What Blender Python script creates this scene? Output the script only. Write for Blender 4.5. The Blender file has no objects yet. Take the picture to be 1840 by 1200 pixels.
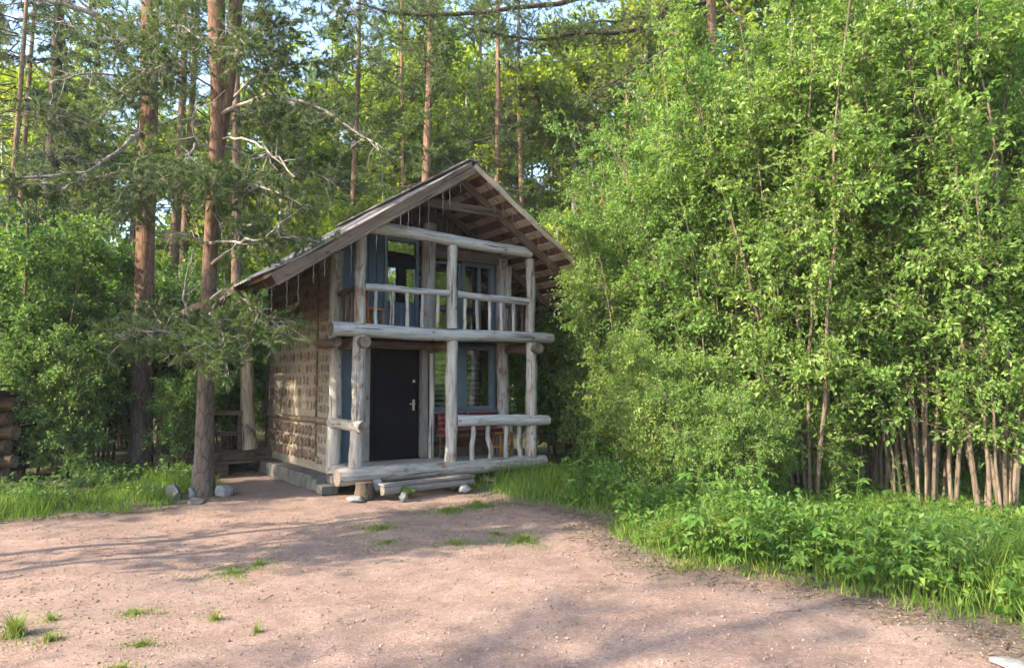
import bpy, math, random
import numpy as np
from mathutils import Vector, Matrix

# ------------------------------------------------------------------ camera, sky, sun, exposure
scn = bpy.context.scene
COL = scn.collection
R = math.radians
CAM_H, F_PX, PITCH = 1.8, 1300.0, math.atan(92 / 1300.0)
cam = bpy.data.cameras.new('camera')
cam.lens = 36.0 * F_PX / 1840.0
cam.sensor_width = 36.0
cam.clip_start, cam.clip_end = 0.05, 2000
cam_o = bpy.data.objects.new('camera', cam)
COL.objects.link(cam_o)
cam_o.location = (0, 0, CAM_H)
cam_o.rotation_euler = (R(90) + PITCH, 0, 0)
scn.camera = cam_o

SUN_EL, SUN_AZ = 34.0, 240.0          # azimuth clockwise from +Y: low evening sun from the pine side
w = bpy.data.worlds.new('World'); scn.world = w; w.use_nodes = True
nt = w.node_tree; nt.nodes.clear()
sky = nt.nodes.new('ShaderNodeTexSky'); sky.sky_type = 'NISHITA'; sky.sun_disc = False
sky.sun_elevation = R(SUN_EL); sky.sun_rotation = R(SUN_AZ)
sky.air_density = 1.0; sky.dust_density = 1.5; sky.ozone_density = 1.0
bg = nt.nodes.new('ShaderNodeBackground'); bg.inputs['Strength'].default_value = 0.15
wo = nt.nodes.new('ShaderNodeOutputWorld')
nt.links.new(sky.outputs[0], bg.inputs[0]); nt.links.new(bg.outputs[0], wo.inputs[0])
sl = bpy.data.lights.new('sun', 'SUN'); sl.energy = 3.3; sl.angle = R(0.6); sl.color = (1.0, 0.87, 0.70)
sun_o = bpy.data.objects.new('sun', sl); COL.objects.link(sun_o)
TO_SUN = Vector((math.sin(R(SUN_AZ)) * math.cos(R(SUN_EL)), math.cos(R(SUN_AZ)) * math.cos(R(SUN_EL)), math.sin(R(SUN_EL))))
sun_o.rotation_euler = TO_SUN.to_track_quat('Z', 'Y').to_euler()
scn.view_settings.view_transform = 'Standard'; scn.view_settings.look = 'None'
scn.view_settings.gamma = 1.0; scn.view_settings.use_curve_mapping = False
scn.view_settings.exposure = 2.3
cy = scn.cycles
cy.max_bounces = 8; cy.diffuse_bounces = 5; cy.glossy_bounces = 3; cy.transmission_bounces = 4
cy.transparent_max_bounces = 8
cy.use_denoising = True; cy.use_adaptive_sampling = True; cy.adaptive_threshold = 0.025
cy.caustics_reflective = False; cy.caustics_refractive = False

# ------------------------------------------------------------------ helpers
rng = np.random.default_rng(7)
random.seed(7)

def at(px, py, Y):
    """point at distance Y from the camera's standpoint that is seen at photo pixel (px, py)"""
    a, b = (px - 920) / F_PX, (600 - py) / F_PX
    c, s = math.cos(PITCH), math.sin(PITCH)
    d = Vector((a, c - b * s, s + b * c))
    k = Y / d.y
    return Vector((d.x * k, Y, CAM_H + d.z * k))

def tag(o, label=None, cat=None, group=None, kind=None):
    if label: o['label'] = label
    if cat: o['category'] = cat
    if group: o['group'] = group
    if kind: o['kind'] = kind
    return o

def empty(name, loc=(0, 0, 0), rz=0.0, parent=None):
    o = bpy.data.objects.new(name, None); COL.objects.link(o)
    o.empty_display_size = 0.2
    o.location = loc; o.rotation_euler = (0, 0, rz); o.parent = parent
    return o

def fast_mesh(name, chunks, mats, var=None, smooth=False):
    """chunks: list of (V, F, material index); F is an int array with 3 or 4 columns"""
    Vs, ls, lt, mi = [], [], [], []
    off = 0
    for V, F, m in chunks:
        V = np.asarray(V, np.float32).reshape(-1, 3); F = np.asarray(F, np.int32)
        if len(F) == 0: continue
        Vs.append(V); ls.append((F + off).ravel()); lt.append(np.full(len(F), F.shape[1], np.int32))
        mi.append(np.full(len(F), m, np.int32)); off += len(V)
    V = np.concatenate(Vs); L = np.concatenate(ls); T = np.concatenate(lt); M = np.concatenate(mi)
    me = bpy.data.meshes.new(name)
    me.vertices.add(len(V)); me.vertices.foreach_set('co', V.ravel())
    me.loops.add(len(L)); me.loops.foreach_set('vertex_index', L)
    me.polygons.add(len(T))
    st = np.zeros(len(T), np.int32); st[1:] = np.cumsum(T)[:-1]
    me.polygons.foreach_set('loop_start', st); me.polygons.foreach_set('loop_total', T)
    me.polygons.foreach_set('material_index', M)
    me.polygons.foreach_set('use_smooth', np.full(len(T), bool(smooth)))
    if var is not None:
        a = me.attributes.new('var', 'FLOAT', 'POINT'); a.data.foreach_set('value', np.asarray(var, np.float32))
    for m in (mats if isinstance(mats, (list, tuple)) else [mats]): me.materials.append(m)
    me.update(calc_edges=True); me.validate()
    return me

def obj(name, me, parent=None, loc=(0, 0, 0), rot=(0, 0, 0), scale=None):
    o = bpy.data.objects.new(name, me); COL.objects.link(o)
    o.location = loc; o.rotation_euler = rot
    if scale is not None: o.scale = scale if hasattr(scale, '__len__') else (scale,) * 3
    o.parent = parent
    return o

def unit(v):
    v = np.asarray(v, float)
    return v / np.maximum(np.linalg.norm(v, axis=-1, keepdims=True), 1e-9)

def tube(P, rad, sides=8, rough=0.0, caps=True, rg=None):
    """tapered tube along polyline P, optionally knobbly"""
    P = np.asarray(P, float); n = len(P); rad = np.broadcast_to(np.asarray(rad, float), (n,))
    T = np.zeros_like(P); T[1:-1] = P[2:] - P[:-2]; T[0] = P[1] - P[0]; T[-1] = P[-1] - P[-2]; T = unit(T)
    ref = np.array([0, 0, 1.0]) if abs(T[0][2]) < 0.9 else np.array([1.0, 0, 0])
    U = np.zeros_like(P)
    u = unit(ref - T[0] * np.dot(ref, T[0]))
    for i in range(n):
        u = unit(u - T[i] * np.dot(u, T[i])); U[i] = u
    W = np.cross(T, U)
    a = np.linspace(0, 2 * math.pi, sides, endpoint=False)
    rr = rad[:, None] * np.ones((n, sides))
    if rough:
        rg = rg or rng
        ph = rg.uniform(0, 6.28, 4)
        k = np.arange(n)[:, None]
        rr = rr * (1 + rough * (0.5 * np.sin(2 * a[None] + ph[0] + 0.3 * k) + 0.5 * np.sin(3 * a[None] + ph[1] - 0.45 * k) + 0.6 * rg.normal(0, .5, (n, 1)) + 0.25 * rg.normal(0, 1, (n, sides))))
    V = (P[:, None] + rr[..., None] * (np.cos(a)[None, :, None] * U[:, None] + np.sin(a)[None, :, None] * W[:, None])).reshape(-1, 3)
    i = np.arange(n - 1)[:, None] * sides; j = np.arange(sides)[None]; j2 = (j + 1) % sides
    F = np.stack([i + j, i + j2, i + sides + j2, i + sides + j], -1).reshape(-1, 4)
    return V, F

def caps_of(V, sides, n):
    """two fans closing a tube's ends"""
    a = V[:sides]; b = V[(n - 1) * sides:]
    VV = np.concatenate([a, [a.mean(0)], b, [b.mean(0)]])
    j = np.arange(sides); j2 = (j + 1) % sides
    F1 = np.stack([j2, j, np.full(sides, sides)], -1)
    o = sides + 1
    F2 = np.stack([o + j, o + j2, np.full(sides, o + sides)], -1)
    return VV, np.concatenate([F1, F2])

def box_vf(c, s):
    c = np.asarray(c, float); h = np.asarray(s, float) / 2
    V = np.array([[x, y, z] for x in (-1, 1) for y in (-1, 1) for z in (-1, 1)], float) * h + c
    F = np.array([[0, 1, 3, 2], [4, 6, 7, 5], [0, 4, 5, 1], [2, 3, 7, 6], [0, 2, 6, 4], [1, 5, 7, 3]])
    return V, F

def box(name, c, s, mat, parent=None, rot=(0, 0, 0), bevel=0.006):
    """a bevelled board centred on c"""
    sx, sy, sz = [x / 2 for x in s]; b = min(bevel, sx * .45, sy * .45, sz * .45)
    V = []
    for (ax, ay, az) in [(x, y, z) for x in (-1, 1) for y in (-1, 1) for z in (-1, 1)]:
        V += [(ax * sx, ay * (sy - b), az * (sz - b)), (ax * (sx - b), ay * sy, az * (sz - b)), (ax * (sx - b), ay * (sy - b), az * sz)]
    me = bpy.data.meshes.new(name)
    import bmesh
    bm = bmesh.new()
    for v in V: bm.verts.new(v)
    bmesh.ops.convex_hull(bm, input=bm.verts)
    bmesh.ops.dissolve_limit(bm, angle_limit=0.02, verts=bm.verts, edges=bm.edges)
    bm.to_mesh(me); bm.free()
    me.materials.append(mat)
    return obj(name, me, parent, c, rot)

def board(name, p, q, wid, thk, mat, parent=None, up=(0, 0, 1), bevel=0.005):
    """a board from p to q: wid along `up`-ish, thk across"""
    p, q = Vector(p), Vector(q); d = q - p
    x = d.normalized(); z = (Vector(up) - x * Vector(up).dot(x)).normalized(); y = z.cross(x)
    o = box(name, (0, 0, 0), (d.length, thk, wid), mat, parent, bevel=bevel)
    m = Matrix((x, y, z)).transposed().to_4x4(); m.translation = (p + q) / 2
    o.matrix_local = m
    return o

def log(name, p, q, r0, r1=None, parent=None, mats=None, rough=0.05, bend=0.01, sides=14, seg=None, seed=0):
    """a round timber from p to q: local x runs along it, so the grain follows it; knobbly, capped with end grain"""
    p, q = Vector(p), Vector(q); d = q - p; L = d.length
    r1 = r1 or r0
    rg = np.random.default_rng(seed + 11)
    n = seg or max(5, int(L / 0.16))
    t = np.linspace(0, 1, n)
    ph = rg.uniform(0, 6.28, 4)
    P = np.stack([t * L, bend * L * np.sin(t * 3.1 + ph[0]) * .5 + bend * .4 * L * np.sin(t * 9 + ph[1]), bend * L * np.sin(t * 3.6 + ph[2]) * .5 + bend * .4 * L * np.sin(t * 8 + ph[3])], -1)
    P[:, 1:] -= P[0, 1:] * (1 - t)[:, None] + P[-1, 1:] * t[:, None]
    rad = r0 + (r1 - r0) * t
    rad = rad * (1 + rough * .6 * rg.normal(0, .6, n))
    V, F = tube(P, rad, sides, rough * .55, rg=rg)
    CV, CF = caps_of(V, sides, n)
    me = fast_mesh(name, [(V, F, 0), (CV, CF, 1)], mats or [M['log'], M['endgrain']], smooth=True)
    x = d.normalized(); up = Vector((0, 0, 1)) if abs(x.z) < .9 else Vector((0, 1, 0))
    z = (up - x * up.dot(x)).normalized(); y = z.cross(x)
    o = obj(name, me, parent)
    m = Matrix((x, y, z)).transposed().to_4x4(); m.translation = p
    o.matrix_local = m
    return o

def rock(name, loc, s, mat, parent=None, seed=0, flat=1.0):
    import bmesh
    rg = np.random.default_rng(seed)
    bm = bmesh.new(); bmesh.ops.create_icosphere(bm, subdivisions=3, radius=1.0)
    dirs = unit(rg.normal(size=(16, 3))); cut = rg.uniform(.5, .85, 16)
    ph = rg.uniform(0, 6, 6)
    for v in bm.verts:
        c = np.array(v.co)
        for d_, k in zip(dirs, cut):
            e = np.dot(c, d_)
            if e > k: c = c - d_ * (e - k) * .96
        c *= 1.12 + .06 * math.sin(4 * c[0] + ph[0]) * math.sin(5 * c[1] + ph[1]) + .03 * math.sin(9 * c[2] + ph[2]) * math.sin(8 * c[0] + ph[3])
        v.co = Vector(c * np.array(s))
    for f in bm.faces: f.smooth = False
    me = bpy.data.meshes.new(name); bm.to_mesh(me); bm.free(); me.materials.append(mat)
    return obj(name, me, parent, loc, (0, 0, rg.uniform(0, 6)))

# ------------------------------------------------------------------ materials
M = {}
def new_mat(name):
    m = bpy.data.materials.new(name); m.use_nodes = True
    n = m.node_tree; n.nodes.clear()
    out = n.nodes.new('ShaderNodeOutputMaterial')
    return m, n, out

def N(n, t, **kw):
    x = n.nodes.new(t)
    for k, v in kw.items():
        if k in x.inputs: x.inputs[k].default_value = v
        else: setattr(x, k, v)
    return x

def ramp(n, fac, stops):
    r = n.nodes.new('ShaderNodeValToRGB')
    while len(r.color_ramp.elements) < len(stops): r.color_ramp.elements.new(.5)
    for e, (p, c) in zip(r.color_ramp.elements, stops):
        e.position = p; e.color = (*c, 1)
    n.links.new(fac, r.inputs[0]); return r.outputs[0]

def mixc(n, fac, a, b, mode='MIX'):
    x = n.nodes.new('ShaderNodeMix'); x.data_type = 'RGBA'; x.blend_type = mode
    for s, v in ((x.inputs[0], fac), (x.inputs[6], a), (x.inputs[7], b)):
        if hasattr(v, 'links'): n.links.new(v, s)
        else: s.default_value = v if not isinstance(v, tuple) else (*v, 1)[:4]
    return x.outputs[2]

def coords(n, scale=(1, 1, 1), rnd=True, kind='Object'):
    tc = N(n, 'ShaderNodeTexCoord'); src = tc.outputs[kind]
    if rnd:
        oi = N(n, 'ShaderNodeObjectInfo')
        mu = N(n, 'ShaderNodeMath', operation='MULTIPLY'); mu.inputs[1].default_value = 37.0
        n.links.new(oi.outputs['Random'], mu.inputs[0])
        ad = N(n, 'ShaderNodeVectorMath', operation='ADD')
        n.links.new(src, ad.inputs[0]); n.links.new(mu.outputs[0], ad.inputs[1]); src = ad.outputs[0]
    mp = N(n, 'ShaderNodeMapping'); mp.inputs['Scale'].default_value = scale
    n.links.new(src, mp.inputs[0]); return mp.outputs[0]

def noise(n, vec, scale, detail=4, rough=.6, dist=0.0):
    x = N(n, 'ShaderNodeTexNoise', Scale=scale, Detail=detail, Roughness=rough, Distortion=dist)
    n.links.new(vec, x.inputs['Vector']); return x.outputs['Fac']

def principled(n, out, col, rough=.8, spec=.25, bump=None, bs=.3, bd=.02):
    p = N(n, 'ShaderNodeBsdfPrincipled', Roughness=rough)
    p.inputs['Specular IOR Level'].default_value = spec
    if hasattr(col, 'links'): n.links.new(col, p.inputs['Base Color'])
    else: p.inputs['Base Color'].default_value = (*col, 1)
    if bump is not None:
        b = N(n, 'ShaderNodeBump', Strength=bs, Distance=bd); n.links.new(bump, b.inputs['Height'])
        n.links.new(b.outputs[0], p.inputs['Normal'])
    n.links.new(p.outputs[0], out.inputs[0]); return p

def wood(name, c_lo, c_hi, patch=None, stretch=9.0, rough=.85, bs=.5, patch_at=(.52, .66), crack=True):
    """grain along local x, weathered patches and cracks"""
    m, n, out = new_mat(name)
    v = coords(n, (1.0, stretch, stretch))
    g = noise(n, v, 2.2, 6, .65, .3)
    v2 = coords(n, (1.6, 3.0, 3.0))
    b = noise(n, v2, 1.6, 4, .6, .5)
    col = ramp(n, g, [(.32, c_lo), (.62, c_hi)])
    if patch:
        pm = ramp(n, b, [(patch_at[0], (0, 0, 0)), (patch_at[1], (1, 1, 1))])
        col = mixc(n, pm, col, patch)
    hgt = g
    if crack:
        v3 = coords(n, (.8, 16, 16))
        ck = ramp(n, noise(n, v3, 1.3, 2, .5), [(.30, (.25, .22, .2)), (.38, (1, 1, 1))])
        col = mixc(n, 1.0, col, ck, 'MULTIPLY'); hgt = mixc(n, 1.0, g, ck, 'MULTIPLY')
    kv = coords(n, (1.7, 3.2, 3.2)); vk = N(n, 'ShaderNodeTexVoronoi', Scale=1.5); n.links.new(kv, vk.inputs['Vector'])
    kn = ramp(n, vk.outputs['Distance'], [(.05, (.22, .17, .13)), (.13, (1, 1, 1))])
    col = mixc(n, .85, col, kn, 'MULTIPLY')
    oi = N(n, 'ShaderNodeObjectInfo')
    tv = ramp(n, oi.outputs['Random'], [(0, (.82, .80, .78)), (1, (1.08, 1.06, 1.04))])
    col = mixc(n, 1.0, col, tv, 'MULTIPLY')
    principled(n, out, col, rough, .2, hgt, bs + .2, .02)
    M[name] = m

wood('log', (.205, .185, .16), (.405, .383, .348), (.20, .13, .078), patch_at=(.56, .67))
wood('log_top', (.24, .232, .22), (.44, .435, .422), (.25, .205, .16), patch_at=(.62, .74))
wood('log_brown', (0.094, 0.068, 0.049), (0.173, 0.133, 0.097), (0.079, 0.050, 0.032))
wood('rafter', (.082, .057, .040), (.155, .112, .081), (.09, .058, .038), stretch=14)
wood('batten', (.30, .235, .175), (.48, .39, .30), (.27, .18, .115), stretch=14)
wood('plank', (0.144, 0.137, 0.126), (0.245, 0.238, 0.227), (0.158, 0.137, 0.112), stretch=12)
wood('plank_dark', (0.054, 0.040, 0.030), (0.122, 0.090, 0.065), (0.043, 0.032, 0.025), stretch=12)
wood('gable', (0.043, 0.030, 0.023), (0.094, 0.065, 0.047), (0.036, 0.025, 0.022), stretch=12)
wood('shed', (.034, .022, .014), (.085, .052, .03), (.024, .017, .012))
wood('pale_trunk', (0.216, 0.173, 0.122), (0.446, 0.382, 0.288), (0.101, 0.072, 0.050), patch_at=(.55, .66))
wood('orange_wood', (0.216, 0.094, 0.025), (0.346, 0.166, 0.054), (0.187, 0.086, 0.029), stretch=12)

def simple(name, col, rough=.7, spec=.3, var=.12, scale=6.0, bs=.15, bd=.01, metal=0.0):
    m, n, out = new_mat(name)
    v = coords(n)
    g = noise(n, v, scale, 5, .65)
    lo = tuple(c * (1 - var) for c in col); hi = tuple(min(1, c * (1 + var)) for c in col)
    p = principled(n, out, ramp(n, g, [(.3, lo), (.7, hi)]), rough, spec, g, bs, bd)
    p.inputs['Metallic'].default_value = metal
    M[name] = m
simple('blue_paint', (0.040, 0.063, 0.090), .55, .35, .25, 3.0)
simple('blue_frame', (0.086, 0.112, 0.133), .5, .35, .2, 4.0)
simple('door_steel', (.0065, .0055, .005), .7, .05, .3, 2.0, .05)
simple('chrome', (.6, .58, .55), .3, .5, .05, 4, .02, metal=.9)
simple('concrete', (.092, .09, .082), .95, .1, .4, 5.0, .4, .02)
simple('rock_pale', (0.194, 0.191, 0.184), .95, .1, .45, 7.0, .5, .03)
simple('rock_grey', (0.108, 0.101, 0.096), .9, .2, .35, 3.0, .5, .03)
simple('white_matte', (.78, .78, .77), .9, .1, .05)
simple('plastic_string', (.15, .135, .12), .5, .3, .05)
simple('blind', (0.396, 0.410, 0.418), .6, .2, .08)
simple('interior', (0.032, 0.031, 0.029), .9, .1, .1)
simple('moss', (0.036, 0.061, 0.014), .95, .1, .5, 14.0, .8, .03)
simple('orange_seat', (0.302, 0.115, 0.032), .7, .2, .2)
simple('white_pot', (0.432, 0.432, 0.418), .6, .3, .1)

def m_endgrain(name, c0, c1, c2):
    m, n, out = new_mat(name)
    tc = N(n, 'ShaderNodeTexCoord')
    wv = N(n, 'ShaderNodeTexNoise', Scale=9.0, Detail=5.0)
    v = coords(n)
    n.links.new(v, wv.inputs['Vector'])
    v2 = coords(n, (6, 6, 6)); g2 = noise(n, v2, 6, 4)
    col = ramp(n, wv.outputs['Fac'], [(.35, c0), (.55, c1), (.72, c2)])
    principled(n, out, col, .9, .15, g2, .5, .01)
    M[name] = m
m_endgrain('endgrain', (.085, .068, .052), (.145, .118, .092), (.20, .172, .14))
m_endgrain('cord_end', (.085, .056, .038), (.14, .10, .07), (.20, .155, .115))
m_endgrain('cord_end_pale', (.125, .098, .073), (.18, .148, .113), (.235, .20, .16))

def m_mortar():
    m, n, out = new_mat('clay_mortar')
    v = coords(n, rnd=False)
    a = noise(n, v, 1.1, 3, .5); b = noise(n, v, 14, 6, .7)
    col = mixc(n, a, (.165, .14, .105), (.28, .25, .205))
    col = mixc(n, .45, col, ramp(n, b, [(.3, (.105, .085, .062)), (.7, (.31, .275, .225))]))
    principled(n, out, col, .95, .1, b, .6, .03); M['clay'] = m
m_mortar()

def m_roof():
    for nm, lo, hi, mo in (('roof_top', (.11, .103, .10), (.20, .192, .188), (.07, .058, .04)), ('roof_under', (.09, .045, .032), (.16, .085, .06), (.08, .045, .035))):
        m, n, out = new_mat(nm)
        v = coords(n, rnd=False)
        g = noise(n, v, 3.5, 6, .65); b = noise(n, v, 1.2, 4, .6)
        col = ramp(n, g, [(.3, lo), (.7, hi)])
        col = mixc(n, ramp(n, b, [(.52, (0, 0, 0)), (.66, (1, 1, 1))]), col, mo)
        principled(n, out, col, .85, .2, g, .4, .01); M[nm] = m
m_roof()

def m_glass():
    m, n, out = new_mat('glass')
    tr = N(n, 'ShaderNodeBsdfTransparent'); tr.inputs[0].default_value = (.90, .93, .93, 1)
    gl = N(n, 'ShaderNodeBsdfGlossy', Roughness=.015); gl.inputs[0].default_value = (.95, .97, 1, 1)
    fr = N(n, 'ShaderNodeFresnel', IOR=1.9)
    ad = N(n, 'ShaderNodeMath', operation='ADD', use_clamp=True); ad.inputs[1].default_value = .10
    v = coords(n); nz = noise(n, v, 1.6, 2, .5)
    bp = N(n, 'ShaderNodeBump', Strength=.02, Distance=.05); n.links.new(nz, bp.inputs['Height'])
    n.links.new(bp.outputs[0], gl.inputs['Normal'])
    n.links.new(fr.outputs[0], ad.inputs[0])
    mx = N(n, 'ShaderNodeMixShader'); n.links.new(ad.outputs[0], mx.inputs[0])
    n.links.new(tr.outputs[0], mx.inputs[1]); n.links.new(gl.outputs[0], mx.inputs[2])
    n.links.new(mx.outputs[0], out.inputs[0]); M['glass'] = m
m_glass()

def m_plaid():
    m, n, out = new_mat('plaid')
    v = coords(n, rnd=False)
    w1 = N(n, 'ShaderNodeTexWave', Scale=3.2, bands_direction='X'); n.links.new(v, w1.inputs['Vector'])
    w2 = N(n, 'ShaderNodeTexWave', Scale=3.2, bands_direction='Z'); n.links.new(v, w2.inputs['Vector'])
    c = mixc(n, w1.outputs['Fac'], (.13, .018, .016), (.045, .012, .012))
    c = mixc(n, ramp(n, w2.outputs['Fac'], [(.6, (0, 0, 0)), (.75, (.6, .6, .6))]), c, (.18, .11, .095))
    principled(n, out, c, .95, .1); M['plaid'] = m
m_plaid()

def m_bark(name, low, mid, high, z0, z1):
    """pine bark: grey-brown plates at the foot, flaky orange higher up the trunk"""
    m, n, out = new_mat(name)
    v = coords(n, (1, 1, .28)); vo = N(n, 'ShaderNodeTexVoronoi', Scale=13.0, feature='DISTANCE_TO_EDGE'); n.links.new(v, vo.inputs['Vector'])
    g = noise(n, v, 7.0, 6, .7)
    tc = N(n, 'ShaderNodeTexCoord'); sp = N(n, 'ShaderNodeSeparateXYZ'); n.links.new(tc.outputs['Object'], sp.inputs[0])
    mr = N(n, 'ShaderNodeMapRange'); mr.inputs[1].default_value = z0; mr.inputs[2].default_value = z1
    ad = N(n, 'ShaderNodeMath', operation='MULTIPLY_ADD'); ad.inputs[1].default_value = 2.6; ad.inputs[2].default_value = -1.3
    n.links.new(noise(n, coords(n, (1, 1, .5)), 1.3, 3), ad.inputs[0])
    a2 = N(n, 'ShaderNodeMath', operation='ADD'); n.links.new(sp.outputs[2], a2.inputs[0]); n.links.new(ad.outputs[0], a2.inputs[1])
    n.links.new(a2.outputs[0], mr.inputs[0])
    base = ramp(n, mr.outputs[0], [(0, low), (.55, mid), (1, high)])
    vr = ramp(n, g, [(.28, (.45, .42, .4)), (.7, (1.35, 1.3, 1.25))])
    col = mixc(n, 1.0, base, vr, 'MULTIPLY')
    ed = ramp(n, vo.outputs[0], [(.0, (.35, .3, .28)), (.12, (1, 1, 1))])
    col = mixc(n, .7, col, ed, 'MULTIPLY')
    hb = mixc(n, .5, vo.outputs[0], g)
    principled(n, out, col, .9, .15, hb, .7, .03); M[name] = m
m_bark('bark_pine', (.105, .088, .075), (.135, .096, .072), (.17, .104, .068), 1.6, 4.6)
m_bark('bark_pine_far', (.11, .088, .07), (.165, .112, .078), (.20, .132, .088), 1.0, 9.0)
m_bark('bark_dark', (0.057, 0.049, 0.041), (0.074, 0.057, 0.045), (0.090, 0.066, 0.045), 2.0, 12.0)
m_bark('bark_birch', (0.082, 0.074, 0.070), (0.344, 0.336, 0.320), (0.410, 0.402, 0.385), .2, 3.0)
m_bark('bark_willow', (.15, .122, .09), (.17, .14, .105), (.17, .145, .105), .3, 3.0)
m_bark('dead_wood', (0.271, 0.238, 0.205), (0.328, 0.295, 0.262), (0.361, 0.328, 0.295), .3, 3.0)

def m_leaf(name, dark, mid, lite, transl=.42, tint=(1.25, 1.25, .55), rough=.5, spec=.25):
    m, n, out = new_mat(name)
    at_ = N(n, 'ShaderNodeAttribute', attribute_name='var')
    oi = N(n, 'ShaderNodeObjectInfo')
    col = ramp(n, at_.outputs['Fac'], [(0, dark), (.5, mid), (1, lite)])
    hv = ramp(n, oi.outputs['Random'], [(0, (.88, .95, .9)), (1, (1.12, 1.05, 1.0))])
    col = mixc(n, 1.0, col, hv, 'MULTIPLY')
    p = N(n, 'ShaderNodeBsdfPrincipled', Roughness=rough); p.inputs['Specular IOR Level'].default_value = spec
    n.links.new(col, p.inputs['Base Color'])
    t = N(n, 'ShaderNodeBsdfTranslucent')
    tc = mixc(n, 1.0, col, tuple(tint), 'MULTIPLY'); n.links.new(tc, t.inputs[0])
    mx = N(n, 'ShaderNodeMixShader'); mx.inputs[0].default_value = transl
    n.links.new(p.outputs[0], mx.inputs[1]); n.links.new(t.outputs[0], mx.inputs[2])
    n.links.new(mx.outputs[0], out.inputs[0]); M[name] = m
m_leaf('leaf_willow', (.105, .185, .042), (.18, .295, .07), (.31, .42, .14), .54)
m_leaf('leaf_shrub', (.06, .125, .038), (.12, .22, .065), (.25, .34, .12), .45)
m_leaf('leaf_wood', (.15, .22, .028), (.25, .345, .045), (.38, .46, .08), .62, (1.3, 1.25, .45))
m_leaf('leaf_herb', (.048, .112, .018), (.09, .175, .03), (.165, .25, .05), .42)
m_leaf('grass', (.055, .115, .016), (.105, .195, .028), (.23, .29, .07), .45)
m_leaf('grass_dry', (.07, .12, .025), (.14, .20, .04), (.27, .29, .09), .4)
m_leaf('needle_near', (.06, .10, .032), (.105, .155, .05), (.18, .22, .085), .3, (1.1, 1.1, .7))
m_leaf('needle_far', (.06, .10, .038), (.11, .165, .055), (.19, .235, .08), .38, (1.2, 1.15, .6))
m_leaf('needle_dark', (.016, .033, .018), (.028, .052, .024), (.045, .075, .03), .2)
m_leaf('litter', (.07, .048, .035), (.13, .097, .07), (.23, .18, .14), .1, (1, 1, 1), .9, .1)
m_leaf('pebble', (.09, .065, .055), (.20, .14, .112), (.31, .24, .20), 0.0, (1, 1, 1), .85, .2)

# ------------------------------------------------------------------ ground
CLEAR = np.array([(-26, -14), (3.0, -14), (3.3, 2), (3.5, 4.6), (3.42, 5.6), (2.95, 6.2), (2.45, 6.75), (1.9, 7.1), (1.4, 7.55), (1.12, 8.6), (1.2, 10.1), (.5, 10.9), (-.15, 11.4), (-.5, 12.4),
                  (-2.2, 13.1), (-3.2, 13.0), (-4.2, 14.2), (-5.4, 15.6), (-6.0, 15.0), (-5.0, 12.9), (-4.75, 12.0), (-5.1, 10.7), (-5.95, 10.05), (-6.8, 9.63), (-9, 9.0), (-14, 8.3), (-26, 7.5)], float)
def sd_clear(x, y):
    """signed distance to the gravel clearing: negative on the gravel"""
    x = np.asarray(x, float); y = np.asarray(y, float)
    d = np.full(x.shape, 1e9); ins = np.zeros(x.shape, bool)
    n = len(CLEAR)
    for i in range(n):
        ax, ay = CLEAR[i]; bx, by = CLEAR[(i + 1) % n]
        ex, ey = bx - ax, by - ay
        t = np.clip(((x - ax) * ex + (y - ay) * ey) / (ex * ex + ey * ey), 0, 1)
        d = np.minimum(d, np.hypot(x - ax - t * ex, y - ay - t * ey))
        c = ((ay > y) != (by > y)) & (x < ex * (y - ay) / (by - ay + 1e-12) + ax)
        ins ^= c
    return np.where(ins, -d, d)
def gz(x, y):
    x = np.asarray(x, float); y = np.asarray(y, float)
    near = np.exp(-((x / 30) ** 2 + ((y - 8) / 30) ** 2))
    h = .018 * np.sin(1.3 * x + .4) * np.sin(1.1 * y + 1) + .010 * np.sin(3.1 * x + 2 * y) + .006 * np.sin(5.3 * y - 2.7 * x + 1)
    s = sd_clear(x, y)
    h = h * near + .10 * np.clip(s - .1, 0, 1.2) / 1.2 * near
    return h
def gzf(x, y): return float(gz(np.array([x]), np.array([y]))[0])

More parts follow.
